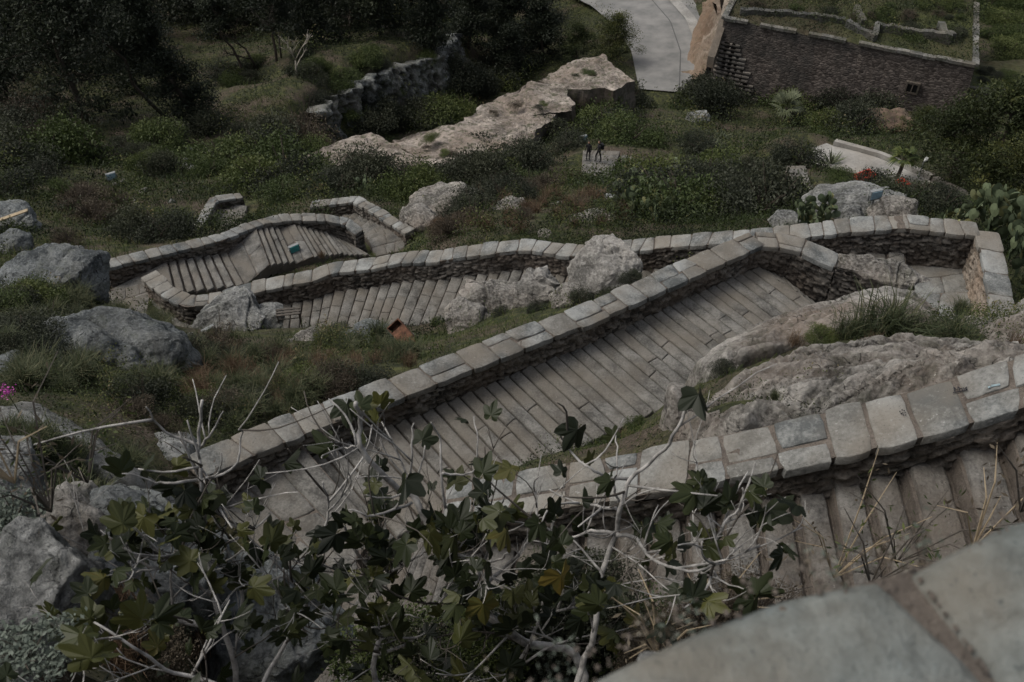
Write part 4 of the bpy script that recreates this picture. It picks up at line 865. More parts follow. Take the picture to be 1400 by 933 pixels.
def region(n, poly, kind, s0, label, group, seed, zs=1., margin=.5):
    r = random.Random(seed)
    for (x, y) in scatter_px(n, poly, seed):
        p = hit(x, y); s = r.uniform(*s0) * 1.3
        if blocked(p[0], p[1], margin + s * .55): continue
        bush(p, s, kind if isinstance(kind, str) else r.choice(kind), label, group, r, zs)
region(32, [(0, 165), (250, 175), (440, 175), (430, 250), (330, 262), (130, 250), (0, 250)], ['dark', 'dark', 'green', 'dark', 'dry', 'green'], (1.0, 3.2), 'dark rounded bush on the slope between the pine wood and the far left walls', 'dark bushes below the pine wood', 1)
region(15, [(0, 260), (140, 270), (250, 300), (240, 325), (130, 345), (0, 330)], ['dark', 'green', 'dry'], (.6, 1.5), 'low bush on the green slope left of the far left wall', 'low bushes left of the far wall', 2)
region(13, [(320, 250), (600, 252), (560, 270), (420, 268), (330, 290)], ['dark', 'dark', 'green'], (1.1, 2.2), 'dense dark bush just beyond the angled far left wall', 'bushes beyond the angled wall', 3)
region(26, [(560, 250), (800, 240), (810, 300), (700, 318), (570, 330)], ['dark', 'dry', 'dry', 'dark'], (.5, 1.3), 'brownish scrub bush beyond the wavy far coping', 'scrub beyond the wavy coping', 4)
region(13, [(600, 225), (790, 180), (790, 235), (640, 260)], ['dark'], (1.6, 2.8), 'tall dark bush below the right end of the old rampart', 'dark bushes beneath the rampart', 5)
region(20, [(650, 90), (740, 80), (640, 165), (520, 180), (440, 192), (530, 165)], ['dark', 'green', 'dark'], (1.4, 2.8), 'bush in the hollow between the cliff and the old rampart', 'bushes between cliff and rampart', 6)
region(13, [(785, 120), (900, 110), (910, 190), (860, 200), (790, 185)], ['dark', 'green', 'dark'], (1.8, 3.2), 'big dark bush between the rampart end and the road', 'bushes between rampart and road', 7)
region(23, [(860, 210), (1120, 200), (1080, 300), (860, 300)], ['dark', 'dark', 'green', 'dark'], (1.3, 2.5), 'dark bush on the hollow slope right of the stone path', 'bushes right of the stone path', 8)
region(17, [(940, 115), (1150, 140), (1320, 160), (1310, 190), (1100, 185), (940, 150)], ['dark', 'dark', 'green'], (1.8, 3.4), 'dark bush along the foot of the bastion', 'bushes at the bastion foot', 9)
region(8, [(1130, 235), (1320, 280), (1290, 298), (1120, 280)], ['green', 'dry', 'dark'], (.6, 1.3), 'small bush between the lower lane and the right wall', 'small bushes near the lower lane', 10)
region(17, [(300, 130), (430, 110), (560, 75), (560, 60), (420, 70), (290, 100)], ['green', 'dark'], (.8, 1.8), 'low bush on the grassy clearing left of the cliff', 'low bushes on the clearing', 11)
region(17, [(250, 450), (420, 430), (600, 480), (500, 530), (330, 590), (250, 580)], ['dark', 'dark', 'green', 'dry'], (.35, .75), 'small bush on the grass outside the long diagonal wall', 'small bushes outside the diagonal wall', 12, margin=.35)
region(15, [(0, 400), (110, 430), (60, 480), (60, 540), (0, 500)], ['dark', 'green', 'dark'], (.4, .9), 'small bush among the boulders at the left edge', 'small bushes among the left boulders', 13)
region(9, [(190, 430), (260, 430), (260, 580), (230, 600), (150, 560)], ['dark', 'dry', 'green'], (.3, .7), 'little bush right of the big left boulder', 'little bushes right of the boulder', 14)
region(8, [(820, 420), (900, 380), (860, 350), (700, 430)], ['dark'], (.25, .45), 'tiny dark bush beside the tall pale boulder', 'tiny bushes by the pale boulder', 15, margin=.3)
region(23, [(1050, 0), (1330, 0), (1330, 85), (1010, 25)], ['green', 'dark', 'dry'], (.1, .1), 'x', 'x', 16) if False else None
# bushes on the bastion terrace and lower step
r = random.Random(4)
for i, (x, y) in enumerate(scatter_px(28, [(1010, 12), (1325, 78), (1325, 0), (1020, 0)], 17)):
    bush(pz(x, y, -48.1), r.uniform(.5, 1.5), r.choice(['green', 'green', 'dry', 'dark']), 'low bush growing on the overgrown bastion terrace', 'bushes on the bastion terrace', r, .6)
for i, (x, y) in enumerate(scatter_px(16, [(1336, 92), (1400, 98), (1400, 122), (1330, 112)], 18)):
    bush(pz(x, y, -52.9), r.uniform(.6, 1.3), r.choice(['green', 'dark']), 'low bush on the lower bastion step at far right', 'bushes on the lower bastion step', r, .6)
region(20, [(1340, -20), (1420, -20), (1420, 78), (1340, 78)], ['green'], (1.2, 2.6), 'leafy bush in the green ditch beyond the bastion corner', 'bushes in the green ditch', 19)
# scrub patches on the rampart tops
for poly, z, lb in (([(400, 222), (505, 186), (575, 228), (450, 238)], -39.3, 'dry scrub tuft on the lowest rampart slab'), ([(560, 192), (600, 188), (665, 218), (620, 222)], -41.6, 'dry scrub tuft on the narrow rampart slab'), ([(640, 165), (730, 118), (770, 122), (770, 150), (700, 210)], -45.2, 'dry scrub tuft on the largest rampart slab'), ([(745, 108), (790, 84), (850, 112), (790, 120)], -48.4, 'dry scrub tuft on the uppermost rampart slab')):
    n = 6
    for (x, y) in scatter_px(n, poly, int(-z * 10)): bush(pz(x, y, z - .1), r.uniform(.35, .95), r.choice(['dry', 'dark', 'green']), lb, lb.replace('tuft', 'tufts'), r, .55)
r9 = random.Random(91)
for (x, y) in scatter_px(15, [(520, 900), (640, 830), (900, 820), (900, 930), (560, 933)], 92):
    p = pd(x, y, r9.uniform(6.6, 7.4)); bush(p, r9.uniform(.35, .6), r9.choice(['dark', 'dark', 'green']), 'dark bush in the shade beneath the fig branches', 'dark bushes beneath the fig', r9)
for (x, y) in scatter_px(14, [(150, 700), (330, 690), (420, 800), (430, 933), (200, 933)], 93):
    p = hit(x, y)
    if not blocked(p[0], p[1], .5): bush(p, r9.uniform(.3, .55), r9.choice(['dark', 'dark', 'dry']), 'dark bush between the shaded boulders at lower left', 'dark bushes between the shaded boulders', r9)
# individually visible plants
for x, y, s, kd_, lb in ((388, 428, .55, 'dark', 'round dark bush in front of the far stair near the little bench'), (688, 423, .42, 'dark', 'round dark bush growing on the broad flat rock'), (862, 372, .5, 'dark', 'dark bush clinging to the right side of the tall pale boulder'),
                         (1120, 462, .38, 'green', 'flat green bush on the ledge left of the large tussock'), (1330, 484, .36, 'green', 'low olive green bush at the right end of the ledge'), (1265, 268, 1.6, 'green', 'grey green bush in front of the lower lane beside the pole lamp'),
                         (600, 442, .3, 'green', 'bright green plant beside the far stair next to the rusty box'), (500, 440, .35, 'green', 'bright green plant along the edge of the far stair'), (565, 442, .3, 'green', 'small green plant between rusty box and far treads'),
                         (870, 585, .35, 'green', 'mossy green plant in the corner between wall and middle stair'), (985, 505, .35, 'dark', 'dark green plant at the ledge tip above the middle stair'), (40, 890, .28, 'silver', 'silvery leaved plant in the bottom left corner')):
    p = hit(x, y) if lb.find('ledge') < 0 else pz(x, y, {1120: -14.0, 1330: -12.5, 985: -14.1}.get(x)); p = np.array(p)
    if x == 688: p = pz(688, 430, -19.6)
    if x == 862: p = pz(862, 385, -17.4)
    if x == 40: p = pz(40, 900, -4.0)
    bush(p, s, kd_, lb, zs=.8)
bush(pz(22, 720, -5.2), .35, 'silver', 'silvery shrub in shade at the left edge among dry stalks')
for x, y, z, s, lb in ((1207, 474, -14.1, 2.3, 'large dark green tussock crowning the rock ledge'), (1160, 472, -14.2, 1.4, 'green tussock just left of the large crowning one'), (1300, 482, -13.7, 1.6, 'spiky tussock to the right of the large crowning one'), (1258, 478, -14.0, 1.3, 'middle sized tussock between two larger ones on the ledge'), (1312, 428, -15.5, .8, 'small tussock at the landing edge under the right wall'), (1058, 545, -9.6, .25, 'tiny green sprig in a crack of the layered outcrop')):
    tussock(pz(x, y, z), s, lb)
for x, y, z, s, lb in ((1190, 478, -12.9, .8, 'dry tuft under the large tussock'), (1085, 470, -13.6, .7, 'reddish dry tuft on the ledge left of the tussocks'), (1385, 478, -12.4, .8, 'dry tuft at the right edge of the pale rock'), (560, 500, -16.0, .8, 'dry orange tuft outside the diagonal wall near the rusty box'), (852, 600, -14.3, .5, 'dry tuft in the mossy corner beside the middle stair'), (440, 352, -25.2, .7, 'dry tuft on the grass strip by the green lamp')):
    tussock(pz(x, y, z), s, lb, dry=True)
r2 = random.Random(12)
for poly, n, s0, z, lb, dry in (([(250, 460), (600, 470), (520, 520), (300, 600)], 60, (.6, 1.3), None, 'grass tussock on the slope outside the diagonal wall', False), ([(250, 480), (560, 490), (420, 545), (280, 590)], 48, (.6, 1.3), None, 'dry brown tuft on the slope outside the diagonal wall', True),
                                ([(0, 400), (230, 400), (250, 560), (130, 540), (0, 540)], 70, (.7, 1.4), None, 'grass tussock between the left boulders', False), ([(120, 800), (300, 880), (230, 933), (140, 933)], 16, (.5, .9), None, 'dry tuft in shade below the shaded boulder', True),
                                ([(0, 560), (200, 650), (200, 740), (60, 740)], 46, (.5, 1.1), None, 'grass tussock at the foot of the smooth left slab', False), ([(560, 260), (860, 270), (860, 310), (600, 325)], 70, (.8, 1.7), None, 'dry tuft among the scrub beyond the wavy coping', True)):
    for (x, y) in scatter_px(n, poly, n):
        p = hit(x, y)
        if blocked(p[0], p[1], .35): continue
        tussock(p, r2.uniform(*s0), lb, lb.replace('tussock', 'tussocks').replace('tuft', 'tufts'), dry)

# ------------------------------------------------------------------ trees
def tree_mesh(seed, h=9, spread=.35, n=9000, leaf=.28, trunk=.22, mat='pine', lean=.15, crown0=.3, clumps=26, clr=.13):
    r = random.Random(seed); rn = np.random.default_rng(seed); mb = MB(); top = np.array([lean * h * r.uniform(-1, 1), lean * h * r.uniform(-1, 1), h * .92])
    tr = [np.zeros(3)]; 
    for i in range(1, 7): tr.append(top * (i / 6) + np.array([r.uniform(-.03, .03) * h, r.uniform(-.03, .03) * h, 0]))
    mb.tube(tr, [trunk * (1 - i / 7.5) for i in range(7)], 7); cl = []
    for k in range(clumps):
        t = crown0 + (1 - crown0) * (k + r.random()) / clumps; b = np.array([np.interp(t * 6, range(7), [q[j] for q in tr]) for j in range(3)])
        a = r.uniform(0, 6.28); rad = h * spread * (1 - .75 * ((t - crown0) / (1 - crown0)) ** 1.3) * r.uniform(.45, 1.1); e = b + np.array([math.cos(a) * rad, math.sin(a) * rad, rad * r.uniform(-.05, .4)])
        m_ = (b + e) / 2 + np.array([0, 0, -.04 * h * r.random()]); mb.tube([b, m_, e], [trunk * .35 * (1.1 - t), trunk * .22 * (1.1 - t), .02], 5)
        cl.append((e, h * clr * r.uniform(.6, 1.3))); cl.append((m_ + np.array([0, 0, .03 * h]), h * clr * r.uniform(.4, .9)))
    E_ = np.array([c_[0] for c_ in cl]); R_ = np.array([c_[1] for c_ in cl]); k = rn.integers(0, len(cl), n); d = rn.normal(size=(n, 3)); d /= np.linalg.norm(d, axis=1)[:, None]; d[:, 2] *= .6
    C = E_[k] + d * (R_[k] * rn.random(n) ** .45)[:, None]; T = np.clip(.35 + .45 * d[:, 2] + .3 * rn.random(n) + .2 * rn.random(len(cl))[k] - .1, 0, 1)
    V, F_, t = leaves(C, leaf * rn.uniform(.5, 1.4, n), seed, .5, .4, T=T)
    return mesh('trunk', np.concatenate(mb.v), mb.f, M['bark']), mesh('crown', V, F_, M[mat], t)
def bare_mesh(seed, h=5, mat='deadwood', n=2, trunk=.09, depth=4):
    r = random.Random(seed); mb = MB()
    def grow(p, d, l, rad, lev):
        q = p + d * l * .5 + np.array([r.uniform(-.06, .06), r.uniform(-.06, .06), 0]) * l; e = p + d * l; mb.tube([p, q, e], [rad, rad * .85, rad * .65], 5)
        if lev:
            for _ in range(r.choice([2, 3, 3])):
                nd = d + np.array([r.uniform(-.8, .8), r.uniform(-.8, .8), r.uniform(-.1, .5)]); nd /= np.linalg.norm(nd); grow(e if r.random() < .7 else q, nd, l * r.uniform(.55, .8), rad * .6, lev - 1)
    grow(np.zeros(3), np.array([.05, 0, 1.]), h * .35, trunk, depth); return mesh('trunk', np.concatenate(mb.v), mb.f, M[mat], None, True)
def tree(px, py, h, label, group=None, seed=0, data=None, z=None, name='pine_tree', tilt=(0, 0), **kw):
    p = hit(px, py) if z is None else pz(px, py, z); e = empty(name, (p[0], p[1], p[2] - .1), 0); e.rotation_euler = (tilt[0], tilt[1], 0)
    t, c_ = data if data else tree_mesh(seed, h, **kw)
    if data: e.scale = (h / 9, h / 9, h / 9); e.rotation_euler = (0, 0, seed * 1.7)
    obj('trunk', t, e); obj('crown', c_, e); tag(e, label, 'tree', group); return e
tree(118, 165, 14.5, 'huge dark pine standing at the upper left with wide lower limbs', seed=1, n=30000, spread=.42, crown0=.10, clumps=46, leaf=.26, trunk=.3)
tree(28, 110, 10, 'dark pine at the left edge beside the huge one', seed=2, n=9000, spread=.4, crown0=.15)
tree(272, 170, 13, 'ivy clad black leaning pine with narrow dense trunk', seed=3, n=26000, spread=.16, crown0=.02, clumps=54, clr=.085, tilt=(0, -.22), lean=.05, leaf=.22)
tree(232, 165, 13, 'slender dark trunked pine just left of the ivy clad one', seed=4, n=4500, spread=.3, crown0=.62, clumps=14, trunk=.16, tilt=(0, -.26))
tree(333, 104, 9, 'thin leaning pine with bare lower trunk left of the clearing', seed=5, n=3800, spread=.3, crown0=.6, clumps=12, trunk=.14, tilt=(0, -.3))
tree(378, 84, 8, 'small dark pine beside the pale bare tree', seed=6, n=4500, spread=.32, crown0=.45, trunk=.14)
tree(200, 60, 10, 'dark pine deep in the upper left wood', seed=7, n=7000, spread=.42, crown0=.2)
e = empty('bare_tree', hit(407, 106)); obj('trunk', bare_mesh(3, 4.6), e); tag(e, 'small pale leafless tree standing alone on the clearing', 'tree')
e = empty('bare_tree', hit(225, 90)); e.rotation_euler = (0, -.3, 0); obj('trunk', bare_mesh(5, 6.5, 'bark', trunk=.12), e); tag(e, 'grey leafless tree leaning left between the pines', 'tree')
e = empty('bare_tree', hit(352, 96)); e.rotation_euler = (0, -.35, 0); obj('trunk', bare_mesh(8, 6.5, 'bark', trunk=.13), e); tag(e, 'dark leafless tree leaning left at the clearing edge', 'tree')
e = empty('bare_tree', hit(385, 80)); obj('trunk', bare_mesh(11, 6, 'fig_wood', trunk=.09), e); tag(e, 'grey leafless tree just left of the small pale one', 'tree')
e = empty('bare_tree', hit(58, 180)); e.rotation_euler = (0, -.5, 0); obj('trunk', bare_mesh(6, 5, 'bark', trunk=.07, depth=1), e); tag(e, 'thin dead trunk leaning below the left pines', 'tree')
for i_, (x, y) in enumerate(((440, 176), (470, 160), (505, 140), (540, 124), (430, 140), (470, 112), (520, 92), (580, 78), (610, 88))): bush(hit(x, y), 1.5 + .3 * (i_ % 3), ['dark', 'green'][i_ % 2], 'bush growing against the broken grey cliff', 'bushes against the cliff', zs=.8)
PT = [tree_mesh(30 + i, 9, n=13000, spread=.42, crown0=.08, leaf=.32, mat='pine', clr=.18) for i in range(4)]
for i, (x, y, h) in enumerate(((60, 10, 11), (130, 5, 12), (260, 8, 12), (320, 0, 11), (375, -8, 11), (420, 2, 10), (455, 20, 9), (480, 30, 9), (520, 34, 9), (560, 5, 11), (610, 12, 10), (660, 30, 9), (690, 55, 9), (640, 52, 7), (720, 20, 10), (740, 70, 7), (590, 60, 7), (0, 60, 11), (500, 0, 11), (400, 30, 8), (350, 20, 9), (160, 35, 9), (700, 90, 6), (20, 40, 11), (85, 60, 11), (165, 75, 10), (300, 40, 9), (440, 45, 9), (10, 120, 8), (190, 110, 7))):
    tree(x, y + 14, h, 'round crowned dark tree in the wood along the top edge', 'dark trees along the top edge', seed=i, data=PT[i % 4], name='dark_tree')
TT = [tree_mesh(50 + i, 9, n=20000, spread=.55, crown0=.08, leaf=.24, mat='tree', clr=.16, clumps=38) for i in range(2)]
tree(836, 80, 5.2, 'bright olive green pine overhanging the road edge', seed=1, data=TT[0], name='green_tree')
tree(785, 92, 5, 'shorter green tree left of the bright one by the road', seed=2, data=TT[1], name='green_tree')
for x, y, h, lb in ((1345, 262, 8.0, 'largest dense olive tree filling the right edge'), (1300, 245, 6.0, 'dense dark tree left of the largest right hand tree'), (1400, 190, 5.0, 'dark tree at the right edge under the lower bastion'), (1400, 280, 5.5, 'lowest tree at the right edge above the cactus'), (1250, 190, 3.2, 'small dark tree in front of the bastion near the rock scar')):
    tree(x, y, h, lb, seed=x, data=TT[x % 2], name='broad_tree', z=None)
# palms and agaves
def palm(p, h, n, L, label, trunk=.16, mat='agave', name='palm_tree', droop=.5, w=.05):
    e = empty(name, p); mb = MB(); mb.tube([(0, 0, -.3), (.05 * h, 0, h * .5), (.06 * h, .02, h)], [trunk, trunk * .8, trunk * .9], 8); obj('trunk', mesh('trunk', np.concatenate(mb.v), mb.f, M['bark']), e)
    V = []; F_ = []; T = []; r = random.Random(int(L * 100)); 
    for i in range(n):
        a = r.uniform(0, 6.28); up = r.uniform(-.1, 1.3); l = L * r.uniform(.7, 1.1); d = np.array([math.cos(a) * math.cos(up), math.sin(a) * math.cos(up), math.sin(up)]); s_ = np.array([-math.sin(a), math.cos(a), 0]); o0 = np.array([.06 * h, .02, h])
        if mat == 'agave' and w > .05 or True:
            for q in range(7 if w <= .05 else 1):
                ang = (q - 3) * .22 if w <= .05 else 0; dd_ = d * math.cos(ang) + s_ * math.sin(ang); st = o0 + d * l * .35 if w <= .05 else o0; ll = l * .7 if w <= .05 else l
                b = len(V); m_ = st + dd_ * ll * .5 - np.array([0, 0, droop * .08 * ll]); e_ = st + dd_ * ll - np.array([0, 0, droop * .5 * ll]); ws = np.cross(dd_, [0, 0, 1]); ws = ws / (np.linalg.norm(ws) + 1e-6) * w
                V += [st - ws * .5, st + ws * .5, m_ + ws, m_ - ws, e_]; F_ += [(b, b + 1, b + 2, b + 3), (b + 3, b + 2, b + 4)]; t_ = r.random(); T += [t_, t_]
            if w <= .05:
                b = len(V); V += [o0, o0 + [0, 0, .03], o0 + d * l * .4]; F_ += [(b, b + 1, b + 2)]; T += [.5]
    obj('crown', mesh('crown', V, F_, M[mat], T), e); tag(e, label, 'palm' if w <= .05 else 'agave'); return e
palm(hit(1068, 172), 1.9, 34, 1.9, 'grey green fan palm in front of the bastion', droop=.35)
palm(hit(1224, 248), 1.8, 26, 1.1, 'small dark fan palm standing beside the lower lane', mat='shrub_green', droop=.8)
for x, y, L, lb in ((972, 205, 1.3, 'pale flowering bush like agave below the palm'), (985, 192, 1.1, 'smaller pale agave next to the flowering one'), (1100, 218, 1.2, 'pale spiky agave at the start of the lower lane'), (1135, 228, 1.3, 'spiky agave beside the lane edge'), (612, 145, 1.1, 'yellow green spiky agave in the hollow left of the rampart'), (616, 132, .9, 'second yellow green agave just above the first'), (290, 228, 1.1, 'pale agave among bushes above the lowest left wall'), (310, 222, .9, 'smaller pale agave to the right of the left one'), (870, 240, 1.0, 'spiky agave at the top of the cactus thicket')):
    palm(hit(x, y), .15, 40, L, lb, .1, 'agave', 'agave', .15, .055)

# prickly pears
def pear_mesh(seed, n=40, s=.3, h=1.4):
    r = random.Random(seed); V = []; F_ = []; T = []; pads = []
    def pad(b, d, sz, face):
        s_ = np.cross(d, face); s_ /= np.linalg.norm(s_); f_ = np.cross(s_, d); K = 12; i0 = len(V); t_ = r.random()
        for sg in (1, -1):
            V.append(b + d * sz * .5 + f_ * sg * sz * .09)
        for k in range(K):
            a = 2 * math.pi * k / K; V.append(b + d * sz * (.5 - .5 * math.cos(a)) + s_ * sz * .36 * math.sin(a) * (1.1 if math.cos(a) < 0 else .85))
        for k in range(K): F_.append((i0, i0 + 2 + k, i0 + 2 + (k + 1) % K)); F_.append((i0 + 1, i0 + 2 + (k + 1) % K, i0 + 2 + k)); T.extend([t_, t_])
        return b + d * sz, s_
    stack = [(np.array([r.uniform(-.5, .5), r.uniform(-.5, .5), -.05]), np.array([r.uniform(-.3, .3), r.uniform(-.3, .3), 1.]), 0) for _ in range(6)]
    while stack and len(pads) < n:
        b, d, lv = stack.pop(0); d = d / np.linalg.norm(d); face = np.array([r.uniform(-1, 1), r.uniform(-1, 1), .1]); sz = s * r.uniform(.75, 1.2); tip, s_ = pad(b, d, sz, face); pads.append(1)
        if lv < 4:
            for _ in range(r.choice([1, 2, 2, 3])): stack.append((tip - d * sz * .08 + s_ * r.uniform(-.3, .3) * sz, d + s_ * r.uniform(-.9, .9) + np.array([r.uniform(-.3, .3), r.uniform(-.3, .3), .2]), lv + 1))
    return mesh('pads', V, F_, M['pear'], T, False)
PM = [pear_mesh(i, 60) for i in range(4)]
def pear(p, s, label, group=None):
    o = obj('prickly_pear', random.choice(PM)); o.location = p; o.scale = (s, s, s); o.rotation_euler = (0, 0, random.uniform(0, 6)); tag(o, label, 'cactus', group)
for (x, y) in scatter_px(26, [(850, 255), (900, 238), (960, 270), (950, 305), (860, 300)], 91): pear(hit(x, y), random.uniform(1.0, 1.6), 'prickly pear clump in the dark thicket right of the path', 'prickly pears in the thicket')
for x, y, z, s, lb in ((1358, 318, -19.5, 1.5, 'tall prickly pear standing beyond the right landing corner'), (1388, 330, -19, 1.4, 'prickly pear at the right edge beyond the landing wall'), (1340, 312, -20, 1.2, 'prickly pear left of the tall one beyond the right corner'), (1385, 360, -18.2, 1.2, 'lowest prickly pear leaning against the right landing wall'), (1300, 308, -19.5, .6, 'yellowed cactus pads peeping over the right coping'), (1122, 303, -20, .9, 'prickly pear pads beyond the wall above the middle stair'), (1095, 306, -20, .8, 'smaller prickly pear left of the pads beyond the wall'), (958, 290, -25.5, .8, 'single low prickly pear right of the dark thicket'), (798, 268, -32, .7, 'yellowish prickly pear below the stone path'), (822, 262, -33, .7, 'prickly pear next to the lower end of the stone path'), (505, 268, -32, 1.0, 'prickly pear poking up behind the angled left wall')):
    pear(pz(x, y, z), s, lb)

# ------------------------------------------------------------------ people path
def person(px, py, z, h, rz, label, pose, bag=False):
    p = pz(px, py, z); e = empty('person', p, rz); J = {'pel': (0, 0, .52), 'che': (0, .0, .74), 'nek': (0, .0, .83), 'hed': (0, .01, .90), 'top': (0, 0, .985)}
    V = [J['pel'], (0, 0, .62), J['che'], J['nek'], J['hed'], (0, 0, .97)]; E_ = [(0, 1), (1, 2), (2, 3), (3, 4), (4, 5)]; R_ = [.075, .07, .085, .03, .047, .03]
    def ch(root, pts, rr):
        pr = root
        for q, w in zip(pts, rr): V.append(q); R_.append(w); E_.append((pr, len(V) - 1)); pr = len(V) - 1
    s1 = pose
    for sg in (-1, 1):
        st = s1 * sg * .08
        ch(0, [(sg * .05, 0, .49), (sg * .055, .02 + st, .27), (sg * .055, st, .04), (sg * .06, st + .07, .015)], (.05, .036, .024, .022))
        ch(2, [(sg * .105, 0, .79), (sg * .13, -.02 * sg, .63), (sg * .12, .06 + .04 * sg, .52), (sg * .115, .10 + .04 * sg, .48)], (.034, .025, .019, .016))
    me = bpy.data.meshes.new('body'); me.from_pydata([tuple(np.array(v) * h) for v in V], E_, []); me.materials.append(M['dark_cloth']); o = obj('body', me, e)
    sk = o.modifiers.new('skin', 'SKIN'); 
    for v, r_ in zip(me.skin_vertices[0].data, R_): v.radius = (r_ * h, r_ * h * .85)
    me.skin_vertices[0].data[0].use_root = True; su = o.modifiers.new('sub', 'SUBSURF'); su.levels = 2; su.render_levels = 2
    V_, F_ = ICO[3]; obj('face', mesh('face', V_ * np.array([.042, .045, .055]) * h + np.array([0, .012, .915]) * h, F_, M['skin'], None, True), e)
    obj('hair', mesh('hair', V_ * np.array([.050, .050, .052]) * h + np.array([0, -.008, .938]) * h, F_, M['hair'], None, True), e)
    if bag:
        mb = MB(); mb.box((0, -.12 * h, .70 * h), (.17 * h, .1 * h, .22 * h)); mb.build('backpack', M['dark_cloth'], e)
    tag(e, label, 'person'); return e
person(804, 219, -43.19, 1.65, 2.6, 'person in dark clothes standing on the left of the paved landing', .5)
person(818, 221, -43.19, 1.8, 1.9, 'person in dark clothes with bag walking on the right of the landing', 1, True)

# ------------------------------------------------------------------ lamps and odds
def floodlight(px, py, z, w, label, rz=0, glass='glass', post=.6, tilt=.9):
    p = pz(px, py, z); e = empty('floodlight', p, rz); mb = MB(); mb.box((0, 0, 0), (w, w * .28, w * .75), 0, tilt=tilt - 1.57 + .6); hs = mb.build('housing', M['lamp_grey'], e)
    mb = MB(); mb.box((0, -w * .15, w * .03), (w * .84, .02 + w * .02, w * .6), 0, tilt=tilt - 1.57 + .6); mb.build('glass', M[glass], hs)
    mb = MB(); 
    for sg in (-1, 1): mb.box((sg * w * .54, 0, -w * .2), (.03, .05, w * .5))
    mb.box((0, 0, -w * .46), (w * 1.1, .06, .03)); mb.tube([(0, 0, -w * .45), (0, 0, -w * .45 - post)], .03, 6); mb.build('bracket', M['metal'], e); tag(e, label, 'floodlight'); return e
floodlight(1197, 266, -19.3, .42, 'square floodlight with bluish glass on the grey boulder beyond the right wall', .3)
floodlight(836, 272, -26.6, .5, 'square white floodlight in scrub left of the cactus thicket', -.3, 'white_paint', 1.0)
floodlight(152, 241, -35.2, .55, 'floodlight with blue glass standing on rubble at far left', .5)
floodlight(286, 454, -20.9, .42, 'small grey floodlight left of the boulder at the stair turn', .7, 'metal', .4)
floodlight(402, 340, -25.6, .42, 'small green floodlight on the landing of the far left stair', .6, 'teal', .2)
floodlight(797, 190, -44.8, .7, 'blue floodlight on grass above the two people', .4, 'glass', .5)
floodlight(786, 196, -44.6, .6, 'grey floodlight beside the blue one above the two people', -.4, 'metal', .5)
floodlight(1297, 283, -33.0, .9, 'turquoise box lamp at the near edge of the lower lane', .3, 'teal', .4)
floodlight(765, 279, -27.5, .3, 'round white lamp at the end of the tiny low wall', 0, 'white_paint', .4)
e = empty('lamp_post', pz(1252, 252, -39.6), 0); mb = MB(); mb.tube([(0, 0, -.5), (0, 0, 1.8)], .05, 8); mb.build('pole', M['metal'], e); mb = MB(); mb.tube([(0, 0, 1.8), (.12, 0, 2.0), (.2, 0, 2.02)], [.06, .13, .05], 8); mb.build('lamp_head', M['white_paint'], e); tag(e, 'short pole lamp with white head at the lane kerb', 'lamp')
for x, y, z, lb in ((1182, 243, -38.2, 'orange red bin lying behind the lane bushes, the left one'), (1228, 256, -36.2, 'red crate behind the boulder, right of the panel lamp')):
    e = empty('red_crate', pz(x, y, z), .5); mb = MB(); 
    for a_, sz in (((0, 0, -.2), (1.2, .7, .05)), ((0, .35, 0), (1.2, .05, .45)), ((0, -.35, 0), (1.2, .05, .45)), ((.6, 0, 0), (.05, .7, .45)), ((-.6, 0, 0), (.05, .7, .45))): mb.box(a_, sz)
    mb.build('body', M['red'], e); tag(e, lb, 'crate')
# rusty box
e = empty('rusty_box', pz(555, 462, -20.3), -.75); mb = MB()
for a_, sz in (((0, 0, 0), (.95, .4, .04)), ((0, .2, .14), (.95, .03, .3)), ((0, -.2, .14), (.95, .03, .3)), ((.47, 0, .14), (.03, .4, .3)), ((-.47, 0, .14), (.03, .4, .3)), ((.1, 0, .30), (.7, .42, .03))): mb.box(a_, sz)
mb.build('body', M['rust'], e); e.rotation_euler = (.5, .25, -.85); tag(e, 'rusty orange metal box lying open on the grass by the far stair', 'box')
# small bench-like frame
e = empty('wooden_frame', pz(396, 436, -22.3), .15); mb = MB()
for x in (-.33, .33):
    for y in (-.12, .12): mb.tube([(x, y, -.3), (x, y, .3)], .02, 5)
mb.build('post', M['bark'], e); mb = MB()
for y in (-.12, 0, .12): mb.box((0, y, .31), (.75, .07, .03))
mb.box((0, -.12, .12), (.7, .03, .03)); mb.build('slats', M['fig_wood'], e); tag(e, 'little slatted wooden frame on the grass before the far stair', 'frame')
mb = MB(); mb.box((0, 0, 0), (1.5, .16, .05)); o = mb.build('plank', M['wood']); o.location = pz(14, 296, -26.6); o.rotation_euler = (.1, -.2, .3); tag(o, 'yellowish plank lying on the rock at the left edge', 'plank')
# pink flower
e = empty('pink_flower', pz(22, 560, -10.9)); mb = MB(); mb.tube([(0, 0, -.4), (.02, 0, 0), (0, .01, .35)], [.008, .006, .005], 5); mb.build('stem', M['shrub_green'], e)
rr = np.random.default_rng(2); C = rr.normal(size=(140, 3)) * np.array([.045, .045, .035]) + np.array([0, .01, .38]); V, F_, t = leaves(C, .035 * np.ones(140), 4); obj('blossom', mesh('blossom', V, F_, M['pink'], t), e); tag(e, 'single pink valerian blossom in front of the smooth left slab', 'flower')

